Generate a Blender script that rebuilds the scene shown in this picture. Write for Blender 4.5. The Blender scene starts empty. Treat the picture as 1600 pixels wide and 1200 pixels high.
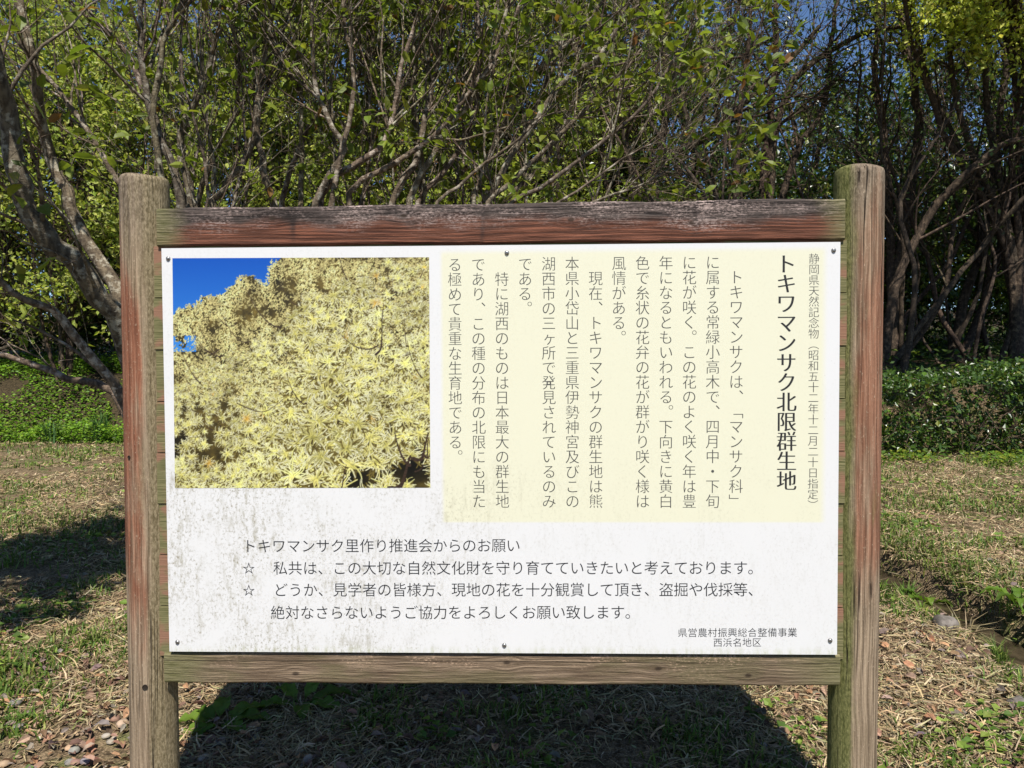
import bpy, math, random
import numpy as np
from mathutils import Matrix, Vector

# ------------------------------------------------------------------ camera, sky, sun, exposure
SC = bpy.context.scene
COL = SC.collection
F_PX = 1150.0                      # focal length in pixels of the 1600 px wide photograph
CAM_Z = 1.10                       # eye height over the grass behind the board
_r1 = np.array([0.99966095, -0.00458157, -0.02563191])
_r2 = np.array([-0.00607833, -1.01199547, -0.03131703])
_t = np.array([-0.03085561, 0.14891917, 1.63873197])
_r1 /= np.linalg.norm(_r1)
_r2 = _r2 - _r1 * (_r1 @ _r2); _r2 /= np.linalg.norm(_r2)
_r3 = np.cross(_r1, _r2)
RB = np.stack([_r1, _r2, _r3], 1)  # board axes (right, up, out) -> camera (right, down, forward)
_c = -RB.T @ _t                    # camera in board axes
PANEL_Z = CAM_Z - _c[1]            # height of the panel centre over the ground
CAM = np.array([_c[0], -_c[2], CAM_Z])
# world = (right, -out, up)
B2W = np.array([[1, 0, 0], [0, 0, -1], [0, 1, 0]], float)
RC = B2W @ RB.T                    # camera (CV) axes in the world, as columns

cam_d = bpy.data.cameras.new('camera'); cam = bpy.data.objects.new('camera', cam_d); COL.objects.link(cam)
mw = Matrix.Identity(4)
for i in range(3):
    mw[i][0] = RC[i, 0]; mw[i][1] = -RC[i, 1]; mw[i][2] = -RC[i, 2]; mw[i][3] = CAM[i]
cam.matrix_world = mw
cam_d.sensor_width = 36; cam_d.lens = F_PX * 36 / 1600; cam_d.clip_start = 0.02; cam_d.clip_end = 3000
SC.camera = cam

SUN_EL = math.radians(58)
_sd = np.array([-0.13, 1.0]); _sd /= np.linalg.norm(_sd)       # the way the shadows run over the ground
sun_to = -np.array([_sd[0] * math.cos(SUN_EL), _sd[1] * math.cos(SUN_EL), -math.sin(SUN_EL)])
world = bpy.data.worlds.new('World'); SC.world = world; world.use_nodes = True
wn = world.node_tree.nodes; wl = world.node_tree.links
sky = wn.new('ShaderNodeTexSky'); sky.sky_type = 'NISHITA'; sky.sun_disc = False
sky.sun_elevation = SUN_EL; sky.sun_rotation = math.atan2(sun_to[0], sun_to[1])
sky.altitude = 1500; sky.air_density = 1.0; sky.dust_density = 0.1; sky.ozone_density = 6.0
bg = wn['Background']; bg.inputs['Strength'].default_value = 0.085
wl.new(sky.outputs['Color'], bg.inputs['Color'])
sun_d = bpy.data.lights.new('sun', 'SUN'); sun_d.energy = 5.0; sun_d.angle = math.radians(0.5); sun_d.color = (1.0, 0.955, 0.89)
sun = bpy.data.objects.new('sun', sun_d); COL.objects.link(sun)
sun.rotation_euler = Vector(sun_to).to_track_quat('Z', 'Y').to_euler()
SC.view_settings.view_transform = 'Standard'; SC.view_settings.look = 'None'
SC.view_settings.exposure = 0.66; SC.view_settings.gamma = 1.0; SC.view_settings.use_curve_mapping = False
SC.cycles.max_bounces = 8; SC.cycles.transparent_max_bounces = 8

# ------------------------------------------------------------------ helpers
def ray(u, v):
    d = np.array([(u - 800) / F_PX, (v - 600) / F_PX, 1.0])
    return RC @ d
def at_y(u, v, Y):                  # the point of the plane y = Y seen at photo pixel (u, v)
    d = ray(u, v); return CAM + d * (Y - CAM[1]) / d[1]
def at_z(u, v, Z=0.0):
    d = ray(u, v); return CAM + d * (Z - CAM[2]) / d[2]

def lin(*c):
    c = np.array(c, float) / 255.0
    return np.where(c <= 0.04045, c / 12.92, ((c + 0.055) / 1.055) ** 2.4)

class Geo:
    def __init__(s): s.V = []; s.F = {}; s.T = []; s.n = 0
    def add(s, V, faces, tint=None):
        V = np.asarray(V, float).reshape(-1, 3)
        for f in faces:
            f = np.asarray(f, np.int64)
            s.F.setdefault(f.shape[1], []).append(f + s.n)
        s.V.append(V)
        if tint is None: tint = np.ones((len(V), 3)) * 0.5
        tint = np.broadcast_to(np.asarray(tint, float), (len(V), 3))
        s.T.append(tint); s.n += len(V)
    def mesh(s, name, smooth=False):
        me = bpy.data.meshes.new(name)
        V = np.concatenate(s.V); T = np.concatenate(s.T)
        me.vertices.add(len(V)); me.vertices.foreach_set('co', V.astype(np.float32).ravel())
        loops = []; tot = []
        for k, fs in s.F.items():
            f = np.concatenate(fs); loops.append(f.ravel()); tot.append(np.full(len(f), k))
        loops = np.concatenate(loops); tot = np.concatenate(tot)
        start = np.concatenate([[0], np.cumsum(tot)[:-1]])
        me.loops.add(len(loops)); me.loops.foreach_set('vertex_index', loops.astype(np.int32))
        me.polygons.add(len(tot)); me.polygons.foreach_set('loop_start', start.astype(np.int32))
        me.polygons.foreach_set('loop_total', tot.astype(np.int32))
        me.update(calc_edges=True)
        a = me.color_attributes.new('tint', 'FLOAT_COLOR', 'POINT')
        a.data.foreach_set('color', np.concatenate([T, np.ones((len(T), 1))], 1).astype(np.float32).ravel())
        me.polygons.foreach_set('use_smooth', np.full(len(tot), bool(smooth)))
        me.validate()
        return me

def obj(name, geo, mat, parent=None, smooth=False, loc=None):
    me = geo.mesh(name, smooth) if isinstance(geo, Geo) else geo
    if mat: me.materials.append(mat)
    o = bpy.data.objects.new(name, me); COL.objects.link(o)
    if parent: o.parent = parent
    if loc is not None: o.location = loc
    return o
def tag(o, label=None, cat=None, group=None, kind=None):
    if label: o['label'] = label
    if cat: o['category'] = cat
    if group: o['group'] = group
    if kind: o['kind'] = kind
    return o
def thing(name, label, cat, loc=(0, 0, 0), group=None):
    o = bpy.data.objects.new(name, None); COL.objects.link(o); o.location = loc; o.empty_display_size = 0.2
    return tag(o, label, cat, group)

def nrm(a): return a / (np.linalg.norm(a, axis=-1, keepdims=True) + 1e-9)

def tubes(geo, P, R, k=6, tint=None, cap=False):
    """P (m,n,3) paths, R (m,n) radii"""
    m, n, _ = P.shape
    T = np.empty_like(P); T[:, 1:-1] = P[:, 2:] - P[:, :-2]; T[:, 0] = P[:, 1] - P[:, 0]; T[:, -1] = P[:, -1] - P[:, -2]
    T = nrm(T)
    main = nrm(P[:, -1] - P[:, 0])
    ref = np.where(np.abs(main[:, 2:3]) < 0.75, np.array([[0, 0, 1.0]]), np.array([[1.0, 0.3, 0]]))
    A = nrm(np.cross(T, ref[:, None, :])); B = np.cross(T, A)
    ang = np.arange(k) * 2 * math.pi / k
    V = (P[:, :, None, :] + R[:, :, None, None] * (np.cos(ang)[None, None, :, None] * A[:, :, None, :] + np.sin(ang)[None, None, :, None] * B[:, :, None, :]))
    idx = np.arange(m * n * k).reshape(m, n, k)
    a = idx[:, :-1, :]; b = np.roll(a, -1, 2); d = idx[:, 1:, :]; c = np.roll(d, -1, 2)
    Fq = np.stack([a, b, c, d], -1).reshape(-1, 4)
    faces = [Fq]
    if cap:
        faces.append(idx[:, -1, :].reshape(-1, k)); faces.append(idx[:, 0, ::-1].reshape(-1, k))
    tt = None
    if tint is not None:
        tint = np.asarray(tint, float)
        tt = np.repeat(tint.reshape(-1, 3) if tint.ndim > 1 else np.repeat(tint[None], m, 0), n * k, 0)
    geo.add(V.reshape(-1, 3), faces, tt)

def leaves(geo, P, D, N, L, W, tint, near=False, fold=0.16, droop=0.12):
    D = nrm(D); N = nrm(N - D * np.sum(N * D, -1, keepdims=True)); S = np.cross(D, N)
    L = L[:, None]; W = W[:, None]; m = len(P)
    base = (np.arange(m))[:, None]
    if near:
        f = lambda a, s, h: P + D * L * a + S * W * s + N * (W * h)
        V = np.stack([P, f(.22, .40, fold * .8), f(.24, 0, 0), f(.22, -.40, fold * .8),
                      f(.62, .44, fold - droop), f(.64, 0, -droop), f(.62, -.44, fold - droop), f(1, 0, -droop * 3)], 1)
        b = base * 8
        tri = np.concatenate([b + np.array([[0, 2, 1]]), b + np.array([[0, 3, 2]]), b + np.array([[4, 5, 7]]), b + np.array([[5, 6, 7]])])
        qd = np.concatenate([b + np.array([[1, 2, 5, 4]]), b + np.array([[2, 3, 6, 5]])])
        geo.add(V.reshape(-1, 3), [tri, qd], np.repeat(tint, 8, 0))
    else:
        V = np.stack([P, P + D * L * .5 + S * W * .5 + N * W * fold, P + D * L, P + D * L * .5 - S * W * .5 + N * W * fold], 1)
        geo.add(V.reshape(-1, 3), [base * 4 + np.array([[0, 3, 2, 1]])], np.repeat(tint, 4, 0))

def resample(pts, n):
    pts = np.asarray(pts, float)
    p = np.concatenate([[2 * pts[0] - pts[1]], pts, [2 * pts[-1] - pts[-2]]])
    out = []
    for q in np.linspace(0, len(pts) - 1 - 1e-6, n):
        i = int(q); t = q - i
        a, b, c, d = p[i], p[i + 1], p[i + 2], p[i + 3]
        out.append(0.5 * ((2 * b) + (c - a) * t + (2 * a - 5 * b + 4 * c - d) * t * t + (3 * b - a - 3 * c + d) * t ** 3))
    return np.array(out)

def sample(P, R, i, t):
    n = P.shape[1]; q = np.clip(t, 0, 0.999) * (n - 1); j = q.astype(int); f = (q - j)[:, None]
    p = P[i, j] * (1 - f) + P[i, j + 1] * f
    r = R[i, j] * (1 - f[:, 0]) + R[i, j + 1] * f[:, 0]
    return p, nrm(P[i, j + 1] - P[i, j]), r

def spawn(rng, P, R, cnt, t0, t1, L, side=0.9, trop=(0, 0, .05), jit=.16, n=6, rr=.6, rmin=.0015, taper=.25, out=None):
    """cnt children over all the paths of P"""
    m = len(P); i = rng.integers(0, m, cnt); t = rng.uniform(t0, t1, cnt)
    p, d, r = sample(P, R, i, t)
    rv = nrm(rng.normal(size=(cnt, 3)))
    sv = nrm(rv - d * np.sum(rv * d, -1, keepdims=True))
    if out is not None: sv = nrm(sv + out)
    D = nrm(d + sv * (side * rng.uniform(.6, 1.3, (cnt, 1))))
    ln = rng.uniform(L[0], L[1], cnt) * (1.15 - .5 * t)
    Q = np.empty((cnt, n, 3)); Q[:, 0] = p
    for k in range(1, n):
        Q[:, k] = Q[:, k - 1] + D * (ln / (n - 1))[:, None]
        D = nrm(D + rng.normal(size=(cnt, 3)) * jit + np.asarray(trop))
    r0 = np.maximum(r * rr * rng.uniform(.7, 1.1, cnt), rmin)
    RR = r0[:, None] * np.linspace(1, taper, n)[None]
    return Q, np.maximum(RR, rmin * .6)

def tint_mix(rng, n, cols, w=None, jit=.12):
    cols = np.array(cols, float); k = rng.choice(len(cols), n, p=w)
    return np.clip(cols[k] * (1 + rng.normal(size=(n, 1)) * jit + rng.normal(size=(n, 3)) * jit * .3), .003, .9)

def leaf_on(rng, geo, P, R, cnt, L, W, cols, w=None, near=False, t0=.15, t1=1.0, up=.8, along=.5, jit=.15, spread=0.0, out=.9, clump=0.0):
    i = rng.integers(0, len(P), cnt); t = rng.uniform(t0, t1, cnt)
    p, d, r = sample(P, R, i, t)
    rv = nrm(rng.normal(size=(cnt, 3)))
    D = nrm(d * along + rv * out)
    N = nrm((np.array([0, 0, up]) if np.isscalar(up) else np.array(up)) + rng.normal(size=(cnt, 3)) * .55)
    l = rng.uniform(L[0], L[1], cnt); ww = l * rng.uniform(W[0], W[1], cnt)
    if spread: p = p + rng.normal(size=p.shape) * spread
    if clump:                        # sprays of leaves with dark gaps between them
        k = fbm(p[:, 0] + .5 * p[:, 1], p[:, 2] + .4 * p[:, 1], .62, 19) + rng.normal(size=cnt) * .03 > clump
        p, d, D, N, l, ww = p[k], d[k], D[k], N[k], l[k], ww[k]; cnt = len(p)
    leaves(geo, p + D * (.1 * l[:, None]), D, N, l, ww, tint_mix(rng, cnt, cols, w, jit), near)

def vnoise(x, y, s, seed=0):
    """value noise in the plane, 0..1"""
    x = np.asarray(x) / s; y = np.asarray(y) / s
    xi = np.floor(x).astype(np.int64); yi = np.floor(y).astype(np.int64); fx = x - xi; fy = y - yi
    def h(a, b):
        v = (a * 374761393 + b * 668265263 + seed * 974711) & 0x7fffffff
        v = ((v ^ (v >> 13)) * 1274126177) & 0x7fffffff
        return ((v ^ (v >> 16)) & 0xffff) / 65535.0
    fx = fx * fx * (3 - 2 * fx); fy = fy * fy * (3 - 2 * fy)
    return (h(xi, yi) * (1 - fx) + h(xi + 1, yi) * fx) * (1 - fy) + (h(xi, yi + 1) * (1 - fx) + h(xi + 1, yi + 1) * fx) * fy
def fbm(x, y, s, seed=0):
    return (vnoise(x, y, s, seed) * .5 + vnoise(x, y, s * .5, seed + 7) * .3 + vnoise(x, y, s * .23, seed + 13) * .2)
def sstep(a, b, x):
    t = np.clip((x - a) / (b - a), 0, 1); return t * t * (3 - 2 * t)

# ------------------------------------------------------------------ materials
class NT:
    def __init__(s, name):
        s.m = bpy.data.materials.new(name); s.m.use_nodes = True; s.t = s.m.node_tree
        s.n = s.t.nodes; s.bsdf = s.n['Principled BSDF']; s.out = s.n['Material Output']
    def link(s, a, b): s.t.links.new(a, b)
    def _in(s, node, key, v):
        if hasattr(v, 'is_output') or isinstance(v, bpy.types.NodeSocket): s.link(v, node.inputs[key])
        elif v is not None:
            if isinstance(v, (tuple, list, np.ndarray)) and len(v) == 3 and node.inputs[key].type == 'RGBA': v = (*[float(q) for q in v], 1)
            node.inputs[key].default_value = v
    def obj(s): return s.n.new('ShaderNodeTexCoord').outputs['Object']
    def map(s, vec, scale=(1, 1, 1), loc=(0, 0, 0)):
        q = s.n.new('ShaderNodeMapping'); s.link(vec, q.inputs['Vector']); q.inputs['Scale'].default_value = scale; q.inputs['Location'].default_value = loc
        return q.outputs['Vector']
    def noise(s, vec, scale=1, detail=4, rough=.55, dist=0):
        q = s.n.new('ShaderNodeTexNoise'); s.link(vec, q.inputs['Vector']); q.inputs['Scale'].default_value = scale
        q.inputs['Detail'].default_value = detail; q.inputs['Roughness'].default_value = rough; q.inputs['Distortion'].default_value = dist
        return q.outputs['Fac']
    def wave(s, vec, scale, dist, detail=2, dscale=1, direction='Z'):
        q = s.n.new('ShaderNodeTexWave'); s.link(vec, q.inputs['Vector']); q.bands_direction = direction; q.inputs['Scale'].default_value = scale
        q.inputs['Distortion'].default_value = dist; q.inputs['Detail'].default_value = detail; q.inputs['Detail Scale'].default_value = dscale
        return q.outputs['Fac']
    def math(s, op, a, b=None, c=None, clamp=False):
        q = s.n.new('ShaderNodeMath'); q.operation = op; q.use_clamp = clamp
        for k, v in enumerate((a, b, c)):
            if v is not None: s._in(q, k, v)
        return q.outputs[0]
    def rng(s, v, a, b, c=0., d=1., smooth=True):
        q = s.n.new('ShaderNodeMapRange'); q.interpolation_type = 'SMOOTHSTEP' if smooth else 'LINEAR'
        s._in(q, 'Value', v); q.inputs['From Min'].default_value = a; q.inputs['From Max'].default_value = b
        q.inputs['To Min'].default_value = c; q.inputs['To Max'].default_value = d
        return q.outputs['Result']
    def mix(s, fac, a, b, mode='MIX'):
        q = s.n.new('ShaderNodeMix'); q.data_type = 'RGBA'; q.blend_type = mode
        for key, v in ((0, fac), (6, a), (7, b)): s._in(q, key, v)
        return q.outputs[2]
    def sep(s, vec):
        q = s.n.new('ShaderNodeSeparateXYZ'); s.link(vec, q.inputs[0]); return q.outputs
    def attr(s, name='tint'):
        q = s.n.new('ShaderNodeAttribute'); q.attribute_name = name; return q.outputs['Color']
    def bump(s, h, strength=.3, dist=.01):
        q = s.n.new('ShaderNodeBump'); q.inputs['Strength'].default_value = strength; q.inputs['Distance'].default_value = dist
        s.link(h, q.inputs['Height']); s.link(q.outputs['Normal'], s.bsdf.inputs['Normal']); return q
    def set(s, color=None, rough=None, spec=None, metal=None):
        for key, v in (('Base Color', color), ('Roughness', rough), ('Specular IOR Level', spec), ('Metallic', metal)):
            if v is not None: s._in(s.bsdf, key, v)
        return s.m

def leaf_mat(name, trans=.35, rough=.42, gloss=.5):
    t = NT(name); c = t.attr()
    n = t.noise(t.obj(), 60, 2)
    c2 = t.mix(t.rng(n, .3, .7, 0, .35), c, t.mix(1.0, c, (1.35, 1.25, .8), 'MULTIPLY'))
    t.set(c2, rough, gloss)
    tr = t.n.new('ShaderNodeBsdfTranslucent'); t.link(t.mix(1.0, c2, (1.2, 1.25, .7), 'MULTIPLY'), tr.inputs['Color'])
    mx = t.n.new('ShaderNodeMixShader'); mx.inputs[0].default_value = trans
    t.link(t.bsdf.outputs[0], mx.inputs[1]); t.link(tr.outputs[0], mx.inputs[2]); t.link(mx.outputs[0], t.out.inputs['Surface'])
    return t.m

def bark_mat(name, dark, light, patch, rough=.85):
    t = NT(name); o = t.obj()
    n1 = t.noise(t.map(o, (1, 1, .45)), 38, 5, .6); n2 = t.noise(o, 19, 5, .65); n3 = t.noise(t.map(o, (1, 1, 2.5)), 34, 5, .65)
    c = t.mix(t.rng(n1, .32, .68), dark, light)
    c = t.mix(t.rng(n2, .50, .64), c, patch)
    c = t.mix(t.rng(n3, .60, .68, 0, .7), c, tuple(np.array(dark) * .6))
    c = t.mix(1.0, c, t.mix(.5, (1, 1, 1), t.mix(1.0, t.attr(), (2, 2, 2), 'MULTIPLY')), 'MULTIPLY')
    t.bump(t.math('ADD', n1, n3), .9, .008)
    return t.set(c, rough, .25)

def tint_mat(name, rough=.8, spec=.2, trans=0.0):
    t = NT(name); c = t.attr(); n = t.noise(t.obj(), 45, 3)
    c = t.mix(t.rng(n, .3, .7), t.mix(1.0, c, (.72, .72, .74), 'MULTIPLY'), t.mix(1.0, c, (1.2, 1.18, 1.15), 'MULTIPLY'))
    t.set(c, rough, spec)
    if trans:
        tr = t.n.new('ShaderNodeBsdfTranslucent'); t.link(c, tr.inputs['Color'])
        mx = t.n.new('ShaderNodeMixShader'); mx.inputs[0].default_value = trans
        t.link(t.bsdf.outputs[0], mx.inputs[1]); t.link(tr.outputs[0], mx.inputs[2]); t.link(mx.outputs[0], t.out.inputs['Surface'])
    return t.m

M_LEAF = leaf_mat('shrub_leaf', .42, .5, .3)
M_LEAF_DARK = leaf_mat('evergreen_leaf', .28, .34, .55)
M_LEAF_YEL = leaf_mat('young_leaf', .48, .5, .3)
M_BARK_GREY = bark_mat('grey_bark', (.050, .036, .024), (.155, .120, .080), (.31, .275, .215))
M_BARK_BROWN = bark_mat('brown_bark', (.022, .015, .010), (.064, .044, .029), (.115, .080, .052))
M_STRAW = tint_mat('dry_straw', .75, .25, .15)
M_GRASS = tint_mat('grass_blade', .55, .3, .3)
M_LITTER = tint_mat('fallen_leaf', .7, .25, .1)
M_STONE = tint_mat('pebble_stone', .75, .3)

# ------------------------------------------------------------------ ground
DITCH_X = 1.985
def ditch_x(y): return DITCH_X + .02 * np.sin(y * 1.7) + .015 * np.sin(y * 4.1 + 1)
def gz(x, y):
    x = np.asarray(x, float); y = np.asarray(y, float)
    edge = 7.95 + .45 * sstep(2.5, -1.5, x) + .25 * np.sin(x * .9)
    width = .55 + .9 * sstep(2.5, -1.5, x)
    z = .95 * sstep(0, 1, (y - edge) / width) + .085 * np.clip(y - edge - width, 0, 40)
    z = z + (fbm(x, y, 1.1, 3) - .5) * .05 + (vnoise(x, y, .23, 5) - .5) * .018
    dx = x - ditch_x(y)
    near = sstep(7.2, 6.2, y)
    cut = np.where(dx > 0, 1 - sstep(.115, .155, dx), 1 - sstep(.10, .24, -dx))
    z = z - .155 * cut * near + .04 * near * sstep(.15, .25, dx) * sstep(.9, .3, dx)
    return z
def axis(lo, hi, c0, c1, step, grow=1.13):
    a = list(np.arange(c0, c1, step)); s = step; q = c1
    while q < hi: a.append(q); s *= grow; q += s
    a.append(hi); s = step; q = c0 - step
    while q > lo: a.insert(0, q); s *= grow; q -= s
    a.insert(0, lo); return np.array(a)
gx = axis(-400, 400, -3.6, 5.0, .045); gy = axis(-200, 600, -.4, 9.5, .05)
X, Y = np.meshgrid(gx, gy); Z = gz(X, Y)
g = Geo(); nx, ny = len(gx), len(gy); ii = np.arange(nx * ny).reshape(ny, nx)
g.add(np.stack([X, Y, Z], -1).reshape(-1, 3), [np.stack([ii[:-1, :-1], ii[:-1, 1:], ii[1:, 1:], ii[1:, :-1]], -1).reshape(-1, 4)])
t = NT('soil_and_thatch'); o = t.obj()
n1 = t.noise(o, 3.0, 5, .6); n2 = t.noise(o, 40, 5, .65); n3 = t.noise(o, 130, 3, .6); n4 = t.noise(o, 1.3, 4)
c = t.mix(t.rng(n2, .35, .65), (.070, .049, .028), (.235, .172, .10))
c = t.mix(t.rng(n3, .5, .66, 0, .8), c, (.40, .29, .18))
c = t.mix(t.rng(n1, .50, .62, 0, .7), c, t.mix(t.rng(n2, .4, .6), (.035, .055, .012), (.11, .15, .035)))
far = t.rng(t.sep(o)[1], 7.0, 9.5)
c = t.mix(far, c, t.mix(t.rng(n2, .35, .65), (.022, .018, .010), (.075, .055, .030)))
t.bump(t.math('ADD', n2, n3), .9, .02)
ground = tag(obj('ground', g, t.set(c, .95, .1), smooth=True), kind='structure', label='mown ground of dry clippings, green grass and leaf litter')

# water in the ditch
g = Geo(); ys = np.linspace(-.4, 7.0, 90); cx = ditch_x(ys)
zz = gz(cx, ys); zw = np.convolve(np.pad(zz, 4, 'edge'), np.ones(9) / 9, 'valid') + .045
V = np.stack([np.stack([cx - .24, ys, zw], -1), np.stack([cx + .17, ys, zw], -1)], 1).reshape(-1, 3)
a = np.arange(89) * 2
g.add(V, [np.stack([a, a + 1, a + 3, a + 2], -1)])
t = NT('ditch_water'); o = t.obj(); n = t.noise(o, 25, 3); t.bump(n, .25, .01)
tag(obj('water', g, t.set(t.mix(t.rng(t.noise(o, 9, 3), .4, .6), (.022, .017, .010), (.06, .046, .027)), .10, .5)), kind='structure', label='shallow brown water in the narrow ditch')

# ------------------------------------------------------------------ the notice board
def wood_rail(name, top):
    t = NT(name); o = t.obj(); x, y, z = t.sep(o)
    warp = t.noise(t.map(o, (1.3, 1, 9)), 1.6, 3)
    kd = None; kw = None
    for kx, kz in (((-.50, .016), (-.205, .018), (.165, .006), (.43, -.004)) if top else ((-.46, -.012), (.02, .016), (.36, .004), (.56, -.010))):
        dd = t.math('SQRT', t.math('ADD', t.math('POWER', t.math('MULTIPLY', t.math('SUBTRACT', x, kx), .55), 2.0), t.math('POWER', t.math('SUBTRACT', z, kz), 2.0)))
        wv = t.math('MULTIPLY', t.rng(dd, .0, .030, 1, 0), t.math('SUBTRACT', z, kz))
        kd = dd if kd is None else t.math('MINIMUM', kd, dd); kw = wv if kw is None else t.math('ADD', kw, wv)
    gv = t.math('ADD', t.math('SUBTRACT', z, t.math('MULTIPLY', kw, .75)), t.math('MULTIPLY', warp, .035))
    cb = t.n.new('ShaderNodeCombineXYZ'); t.link(t.math('MULTIPLY', x, .035), cb.inputs[0]); t.link(y, cb.inputs[1]); t.link(gv, cb.inputs[2])
    grain = t.noise(cb.outputs[0], 210, 3, .6)
    line = t.wave(cb.outputs[0], 42, 2.2, 2, 2)
    fine = t.noise(t.map(o, (18, 1, 420)), 1, 3, .7)
    speck = t.noise(t.map(o, (120, 1, 260)), 1, 4, .75)
    big = t.noise(t.map(o, (3.2, 1, 9)), 1, 5, .62)
    big2 = t.noise(t.map(o, (5.5, 1, 14), (3, 0, 5)), 1, 5, .65)
    if top:
        c = t.mix(t.rng(grain, .35, .65), (.085, .035, .021), (.22, .088, .052))
        c = t.mix(t.rng(line, .2, .8, 0, .55), c, (.05, .024, .018))
        # black weathering creeping down from the upper edge
        h = t.math('ADD', z, t.math('MULTIPLY', t.math('SUBTRACT', big, .5), .11))
        stain = t.rng(h, -.012, .018)
        c = t.mix(stain, c, t.mix(t.rng(grain, .35, .65), (.022, .018, .016), (.095, .075, .065)))
        drip = t.math('MULTIPLY', t.rng(t.noise(t.map(o, (9, 1, 1.2), (1.7, 0, 0)), 1, 3), .60, .68), t.rng(h, -.06, .0))
        c = t.mix(t.math('MULTIPLY', drip, .85), c, (.025, .02, .018))
        # pale lichen crust
        lm = t.math('MULTIPLY', t.rng(big2, .42, .66), t.rng(h, -.030, .012))
        lm = t.math('MULTIPLY', lm, t.rng(t.math('ADD', t.math('MULTIPLY', speck, .7), t.math('MULTIPLY', fine, .5)), .56, .70))
        c = t.mix(t.math('MULTIPLY', lm, .9), c, (.45, .345, .305))
        pm = t.math('MULTIPLY', t.rng(speck, .64, .70), t.rng(fine, .52, .62))
        c = t.mix(pm, c, (.50, .36, .24))
    else:
        c = t.mix(t.rng(grain, .35, .65), (.125, .088, .055), (.265, .195, .130))
        c = t.mix(t.rng(line, .2, .8, 0, .45), c, (.085, .06, .042))
        c = t.mix(t.rng(big, .46, .60, 0, .65), c, (.115, .10, .050))
        pm = t.math('MULTIPLY', t.rng(big2, .50, .62), t.rng(speck, .50, .60))
        up = t.rng(z, -.005, .02)
        c = t.mix(t.math('MULTIPLY', pm, t.math('ADD', .25, t.math('MULTIPLY', up, .6))), c, (.46, .32, .22))
        pm2 = t.math('MULTIPLY', t.rng(speck, .64, .70), t.rng(fine, .5, .62))
        c = t.mix(t.math('MULTIPLY', pm2, .8), c, (.52, .40, .27))
    c = t.mix(t.rng(kd, .002, .0065, .85, 0), c, (.035, .024, .017))
    hair = t.noise(t.map(o, (6, 1, 620)), 1, 2, .6)
    c = t.mix(t.rng(hair, .50, .60, 0, .55), c, t.mix(1.0, c, (.40, .36, .34), 'MULTIPLY'))
    # green algae at both ends
    ax = t.math('ABSOLUTE', x)
    end = t.rng(t.math('ADD', ax, t.math('MULTIPLY', big, .12)), (.745 if top else .66), .83)
    c = t.mix(t.math('MULTIPLY', end, .85), c, t.mix(t.rng(fine, .35, .65), (.085, .085, .030), (.20, .18, .095)))
    # drying cracks along the grain
    if not top:
        cr = t.math('ABSOLUTE', t.math('SUBTRACT', t.math('ADD', z, t.math('MULTIPLY', t.noise(t.map(o, (4, 1, 1)), 1, 4), .006)), .0205))
        c = t.mix(t.rng(cr, .0004, .0012, .85, 0), c, (.02, .015, .01))
    t.bump(t.math('ADD', t.math('ADD', grain, t.math('MULTIPLY', fine, .6)), t.math('MULTIPLY', speck, .4)), .75, .004)
    return t.set(c, .88, .15)

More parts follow.
